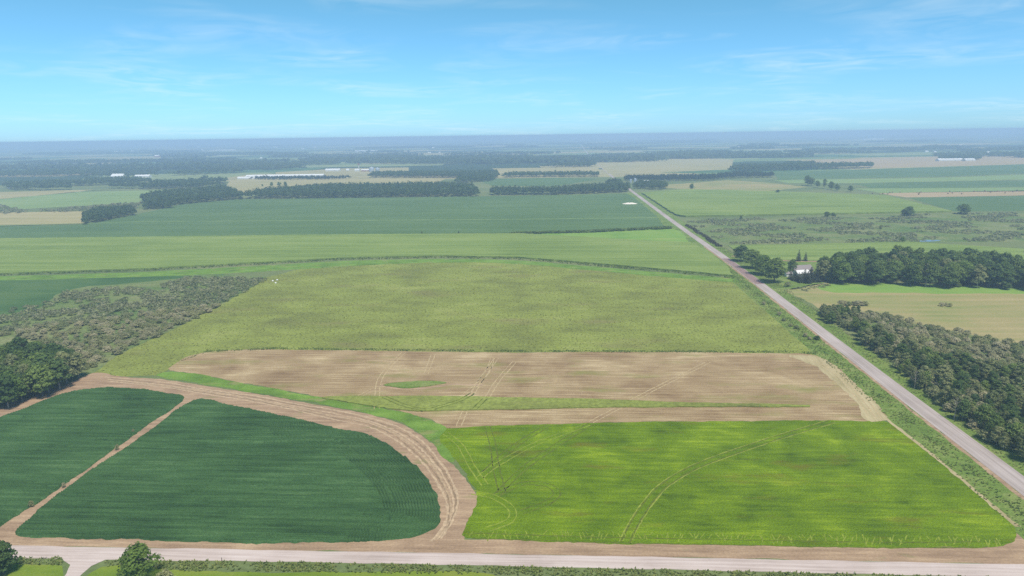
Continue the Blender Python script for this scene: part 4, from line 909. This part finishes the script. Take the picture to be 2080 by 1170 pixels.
# grain elevator leg
c = P(729, 346)
e = bpy.data.objects.new('grain_elevator', None); C.objects.link(e); e.location = (c[0], c[1], 0); e['label'] = 'tall slender grain elevator tower with boxy head'; e['category'] = 'tower'
V, F = merge([tube([(sx_ * 1.4, sy_ * 1.4, 0), (sx_ * 1.0, sy_ * 1.0, 22)], [0.35, 0.3], 4) for sx_ in (-1, 1) for sy_ in (-1, 1)]); link('tower_leg', mesh_np('tower_leg', V, F), STEEL, e)
V, F = box((-3.0, -2, 20), (3.0, 2, 24)); link('tower_head', mesh_np('tower_head', V, F), REDW, e)
V, F = box((-0.7, -0.7, 0), (0.7, 0.7, 20)); link('elevator_shaft', mesh_np('elevator_shaft', V, F), WHITE, e)
for args in ((237, 361, 24, 24, 5, 7, WHITE, ROOFW, 'white barn with tall peaked roof rising from the left wood'),
             (288, 361, 30, 18, 5, 4, WHITE, ROOFW, 'long white barn right of the peaked barn in wood'),
             (126, 371, 12, 10, 3.5, 3, TANW, ROOFG, 'grey roofed house half hidden in the left wood'),
             (12, 376, 14, 10, 4, 3, TANW, ROOFG, 'tan house at the left wood edge'),
             (34, 374, 6, 8, 4, 3, WHITE, ROOFW, 'white cottage beside the tan house'),
             (50, 376, 6, 8, 3, 2, WHITE, ROOFW, 'small bright white shed right of the cottage'),
             (18, 383, 5, 6, 3, 2, WHITE, ROOFW, 'white hut below the tan house'),
             (1932, 327, 50, 22, 5, 4, WHITE, ROOFW, 'long white barn in front of dark trees on plain'),
             (1971, 327, 20, 20, 5, 4, WHITE, ROOFW, 'shorter white barn beside the long plain barn'),
             (1311, 373, 9, 10, 5, 3, REDW, ROOFW, 'red walled barn with white roof at the road farmstead'),
             (1320, 372, 7, 9, 4, 2.5, WHITE, ROOFW, 'white shed right of the red walled barn'),
             (1237, 371, 8, 8, 3.5, 2.5, TANW, ROOFG, 'pale house left of the far road bend'),
             (1494, 358, 12, 12, 4, 3, WHITE, ROOFW, 'white house at the end of the plantation'),
             (1415, 318, 13, 22, 6, 5, WHITE, ROOFW, 'pinkish white barn on the broad tan field'),
             (318, 319, 9, 24, 7, 7, REDW, ROOFW, 'white roofed barn alone on a far left field'),
             (455, 306, 46, 26, 6, 4, WHITE, ROOFW, 'very long thin white barn near the left horizon'),
             (744, 308, 48, 26, 6, 4, WHITE, ROOFW, 'very long thin white barn beyond the silo farm'),
             (1775, 284, 42, 40, 9, 6, WHITE, ROOFW, 'long pale row of sheds near the right horizon')):
    x, y, wp, dp, hw, hr, wl, rf, lb = args
    far_barn(x, y, wp, dp, hw, hr, wl, rf, lb, 'house' if 'house' in lb or 'cottage' in lb else 'barn', 0.0, None, 'house' if 'house' in lb or 'cottage' in lb else 'barn')
c = P(1290, 370); silo(c, 3.2, 8, 'small steel bin at the road farmstead')
c = P(1281, 372); silo(c, 2.2, 9, 'slim white silo nearest the far road bend')
for x, y in ((235, 309), (247, 308), (268, 308), (402, 300), (893, 311), (872, 311), (880, 301), (896, 300), (1136, 321), (640, 300), (160, 339), (165, 340), (1713, 277), (1808, 273), (1900, 310), (1883, 309), (2008, 311), (1681, 295), (1952, 296), (1600, 297), (1847, 301), (1085, 297), (940, 288), (730, 290), (560, 300), (615, 303), (1500, 300), (410, 305), (240, 290), (1270, 321), (1278, 320), (530, 322), (620, 330)):
    m = mpp(x, y); far_barn(x, y, random.uniform(4, 7), max(10, 4 * m), max(4, 1.2 * m), max(3, 0.9 * m), random.choice((WHITE, WHITE, TANW)), ROOFW, 'tiny pale farm building far off among the hazy woods', 'barn', 0, 'far farm buildings near the horizon', 'farm_building')

# round bales on the cut field
BALE = plain_mat('hay_bale', (134, 108, 78), 0.95, 0.2, 2)
V, F = tube([(-0.75, 0, 0.85), (-0.74, 0, 0.85), (-0.6, 0, 0.85), (0.6, 0, 0.85), (0.74, 0, 0.85), (0.75, 0, 0.85)], [0.02, 0.72, 0.85, 0.85, 0.72, 0.02], 12)
bale_me = mesh_np('hay_bale', V, F); bale_me.materials.append(BALE)
for zx, zy in ((555, 663), (630, 678), (660, 665), (710, 668), (730, 655), (757, 650), (832, 650), (1020, 672), (1025, 660), (1042, 650), (1315, 663), (1333, 640), (1358, 658), (1453, 665), (1577, 642), (1685, 637), (1743, 650), (1815, 640), (1890, 657), (1968, 645), (2010, 630)):
    p = P(1660 + zx / 4.952, 260 + zy / 4.952)
    o = link('hay_bale', bale_me, None, None, None, 'round hay bale lying on the cut tan field', 'bale', 'round bales on the cut field')
    o.location = (p[0], p[1], 0.06); o.rotation_euler = (0, 0, random.uniform(0, 3.1)); o.scale = (1.25, 1.25, 1.25)

# sand heap, pond, small things
c = P(1278, 415); n_ = 22
ang = np.linspace(0, 2 * math.pi, n_, endpoint=False)
V = [(0, 0, 2.4), (4, 0.5, 2.2)]; F = []
for k, (rx, ry, z) in enumerate(((5, 2.5, 1.9), (9, 5, 0.9), (12.5, 7, 0.0))):
    for a in ang: V.append((rx * math.cos(a) * random.uniform(.9, 1.1) + 1, ry * math.sin(a) * random.uniform(.9, 1.1), z + 0.85 if k < 2 else 0.8))
for k in range(2):
    for i in range(n_):
        a_, b_ = 2 + k * n_ + i, 2 + k * n_ + (i + 1) % n_; F.append((a_, b_, b_ + n_, a_ + n_))
for i in range(n_): F.append((2 + i, 0 if math.cos(ang[i]) < 0 else 1, 2 + (i + 1) % n_))
me = bpy.data.meshes.new('sand_heap'); me.from_pydata(V, [], F); me.update()
o = link('sand_heap', me, plain_mat('white_sand', (236, 226, 214), 0.9, 0.08, 0.5), None, None, 'low heap of white sand on the far soybean field', 'sand heap'); o.location = (c[0], c[1], 0)
m, t = nodes('pond_water'); b = t.nodes.new('ShaderNodeBsdfPrincipled'); b.inputs['Base Color'].default_value = lin((96, 104, 110)); b.inputs['Roughness'].default_value = 0.06
o_ = t.nodes.new('ShaderNodeOutputMaterial'); t.links.new(b.outputs[0], o_.inputs[0])
sheet('pond', smooth(PX([(1862, 490), (1880, 487.5), (1900, 487), (1912, 488), (1900, 490), (1880, 491)]), True, 3), 0.04, m, label='small bright pond at the edge of brushland')
pole_m = plain_mat('weathered_wood', (92, 80, 68), 0.9, 0.2, 2)
for x, y, lb in ((451, 1141, 'short dark post standing in the roadside ditch grass'),):
    p = P(x, y); V, F = tube([(0, 0, 0), (0, 0, 1.3)], [0.09, 0.08], 8); o = link('fence_post', mesh_np('fence_post', V, F), pole_m, None, None, lb, 'post'); o.location = (p[0], p[1], 0)
for x, y in ((554, 571), (560, 575), (563, 569)):
    p = P(x, y); V, F = tube([(0, 0, 0), (0, 0, 0.5), (0, 0, 0.8), (0, 0, 0.9)], [0.8, 0.75, 0.4, 0.03], 9)
    o = link('white_boulder', mesh_np('white_boulder', V, F), WHITE, None, None, 'small white boulder at the top corner of the meadow', 'boulder', 'white boulders by the meadow corner'); o.location = (p[0], p[1], 0)

# ------------------------------------------------------------------ haze
V, F = box((-72000, -2500, -1.0), (72000, 74000, 118.0))
hz = link('haze', mesh_np('haze', V, F), None, None, 'stuff', 'thin blue summer haze over the plain', 'haze')
m, t = nodes('haze_air'); pv = t.nodes.new('ShaderNodeVolumePrincipled')
pv.inputs['Color'].default_value = (0.51, 0.70, 1.0, 1); pv.inputs['Density'].default_value = 0.00024; pv.inputs['Anisotropy'].default_value = 0.0
o_ = t.nodes.new('ShaderNodeOutputMaterial'); t.links.new(pv.outputs[0], o_.inputs['Volume'])
hz.data.materials.append(m)
